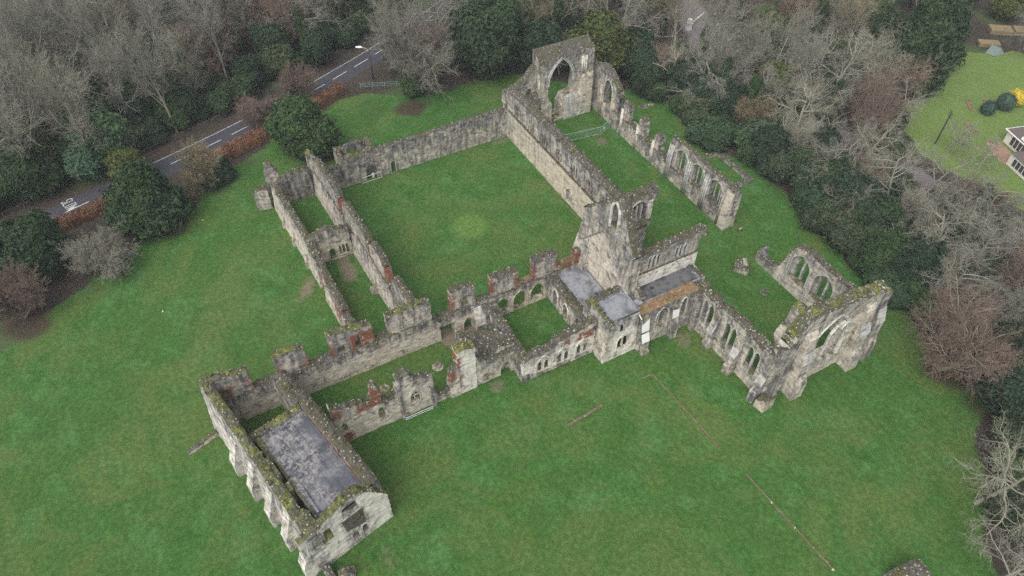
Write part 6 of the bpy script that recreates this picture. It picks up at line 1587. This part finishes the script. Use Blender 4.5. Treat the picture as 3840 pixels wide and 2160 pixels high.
# garden shrubs and beds
def ball(lab, x, y, r, m, z=None):
    fs = leaves(int(x*10), [(0,0,z or r*.95,r,r,r)], 2600, .16, core=.93); t = thing('clipped_bush', lab, 'bush', (x, y, 0), 'round clipped bushes in the garden')
    me = fs.mesh('foliage', [M[m]]); o = bpy.data.objects.new('foliage', me); COL.objects.link(o); o.parent = t
    mb = MB(); mb.tube([(x,y,-.1),(x,y,r)], .12, M['bark'], 6); mb.build('stem', t)
ball('smaller round dark clipped bush on the garden lawn', 39.8, 90.6, 1.35, 'blue_leaf'); ball('larger round blue green clipped bush next to the yellow one', 40.3, 95.2, 1.75, 'blue_leaf'); ball('round golden yellow clipped bush on the garden lawn', 40.2, 98.6, 1.65, 'gold_leaf')
M['soil'] = flat('bare_brown_bed', (0.17, 0.125, 0.075), .95, .4, 2.0)
for i, (x0, y0, x1, y1, wd, lab) in enumerate(((40.0,84.4,43.6,82.6,.5,'long narrow brown flower bed nearest the drive'), (34.6,91.6,37.9,88.9,.45,'thin straight flower bed at the top of the garden'), (36.0,94.6,38.6,95.4,.5,'short brown flower bed beside the larger round bush'), (46.0,82.6,48.2,83.4,.4,'grey kerbed flower bed beside the terrace'))):
    t = thing('flower_bed', lab, 'flower bed', ((x0+x1)/2, (y0+y1)/2, 0), 'garden flower beds')
    d = Vector((x1-x0, y1-y0, 0)).normalized(); n_ = Vector((-d.y, d.x, 0))*wd
    mb = MB(); a_, b_ = Vector((x0,y0,0)), Vector((x1,y1,0)); q = [a_-n_, b_-n_, b_+n_, a_+n_]
    mb.add([(v.x,v.y,.0) for v in q]+[(v.x+(.1 if 0 else 0),v.y,.14) for v in q], [(4,5,6,7),(0,1,5,4),(1,2,6,5),(2,3,7,6),(3,0,4,7)], M['soil']); mb.build('soil', t)
    rg = random.Random(i); mb = MB()
    for _ in range(26):
        u, v = rg.random(), rg.uniform(-.8,.8); p = a_.lerp(b_, u) + n_*v
        mb.tube([(p.x,p.y,.1), (p.x+rg.uniform(-.2,.2), p.y+rg.uniform(-.2,.2), rg.uniform(.25,.6))], .03, M['twig_tan'] if rg.random()<.6 else M['ivy'], 4)
    mb.build('dead_stems', t)
# garden clutter in the far corner
t = thing('sunbed_canopy', 'bright white garden seat panel beside the cypresses', 'garden seat', (23.8, 100.2, 0))
mb = MB(); mb.add([(23.3,99.5,.5),(24.2,100.0,.5),(23.6,101.2,1.6),(22.7,100.7,1.6),(23.3,99.5,.4),(24.2,100.0,.4),(23.6,101.2,1.5),(22.7,100.7,1.5)], [(0,1,2,3),(7,6,5,4),(0,4,5,1),(1,5,6,2),(2,6,7,3),(3,7,4,0)], M['white']); mb.build('back_panel', t)
mb = MB(); mb.box((23.3,98.8,.3), (24.4,99.6,.45), M['white'], rot=.5); mb.build('seat', t)
M['timber'] = flat('stacked_timber', (0.20, 0.155, 0.09), .9, .45, 5.0)
def stack(lab, x, y, lx, ly, h_, rot):
    t = thing('timber_stack', lab, 'timber stack', (x, y, 0), 'timber stacks in the yard')
    for j in range(int(h_/.22)):
        mb = MB(); n_ = int(ly/.28)
        for i in range(n_): mb.box((x-lx/2, y-ly/2+i*.28, .08+j*.22), (x+lx/2, y-ly/2+i*.28+.25, .27+j*.22), M['timber'], rot=rot, piv=(x, y, 0))
        mb.build('board_layer', t)
stack('separate single stack of boards beyond the cypresses', 21.4, 115.2, 4.6, 2.4, .9, R(52)); stack('left of two joined board stacks in the top right corner', 18.6, 123.0, 5.0, 3.2, 1.1, R(52)); stack('right of two joined board stacks in the top right corner', 21.6, 127.4, 4.6, 3.2, 1.1, R(52))
M['tarp'] = flat('pale_tarpaulin', (0.13, 0.17, 0.15), .8, .3)
t = thing('tarpaulin', 'pale green tarpaulin frame at the edge of the garden', 'tarpaulin', (24.6, 113.2, 0))
mb = MB(); mb.add([(23.6,111.4,.1),(25.6,112.2,.1),(24.9,114.6,1.2),(23.0,113.8,1.3),(25.9,115.0,.1)], [(0,1,2,3),(1,4,2)], M['tarp']); mb.build('sheet', t)
mb = MB(); mb.tube([(23.0,113.8,0),(23.0,113.8,1.3)], .05, M['steel'], 5); mb.tube([(24.9,114.6,0),(24.9,114.6,1.2)], .05, M['steel'], 5); mb.build('poles', t)
# a few white scraps on the lawns
for x, y, lab in ((15.5,-68.6,'tiny white scrap alone on the left lawn'), (-3.0,-58.6,'small pale litter by the yew at the left lawn edge')):
    t = thing('litter', lab, 'litter', (x, y, 0)); mb = MB(); rg = random.Random(int(x)); chip(mb, (x, y, .08), .16, M['white'], rg); mb.build('scrap', t)
# ------------------------------------------------------------------ the damp winter air
hz = bpy.data.materials.new('haze'); hz.use_nodes = True
hz.node_tree.nodes.clear()
pv = hz.node_tree.nodes.new('ShaderNodeVolumePrincipled'); ho = hz.node_tree.nodes.new('ShaderNodeOutputMaterial')
pv.inputs['Color'].default_value = (0.90, 0.94, 1.0, 1); pv.inputs['Density'].default_value = 0.00022
hz.node_tree.links.new(pv.outputs[0], ho.inputs['Volume'])
mb = MB(); mb.box((-3100, -3100, -1.3), (3100, 3100, 92), hz)
tag(mb.build('haze'), kind='stuff')
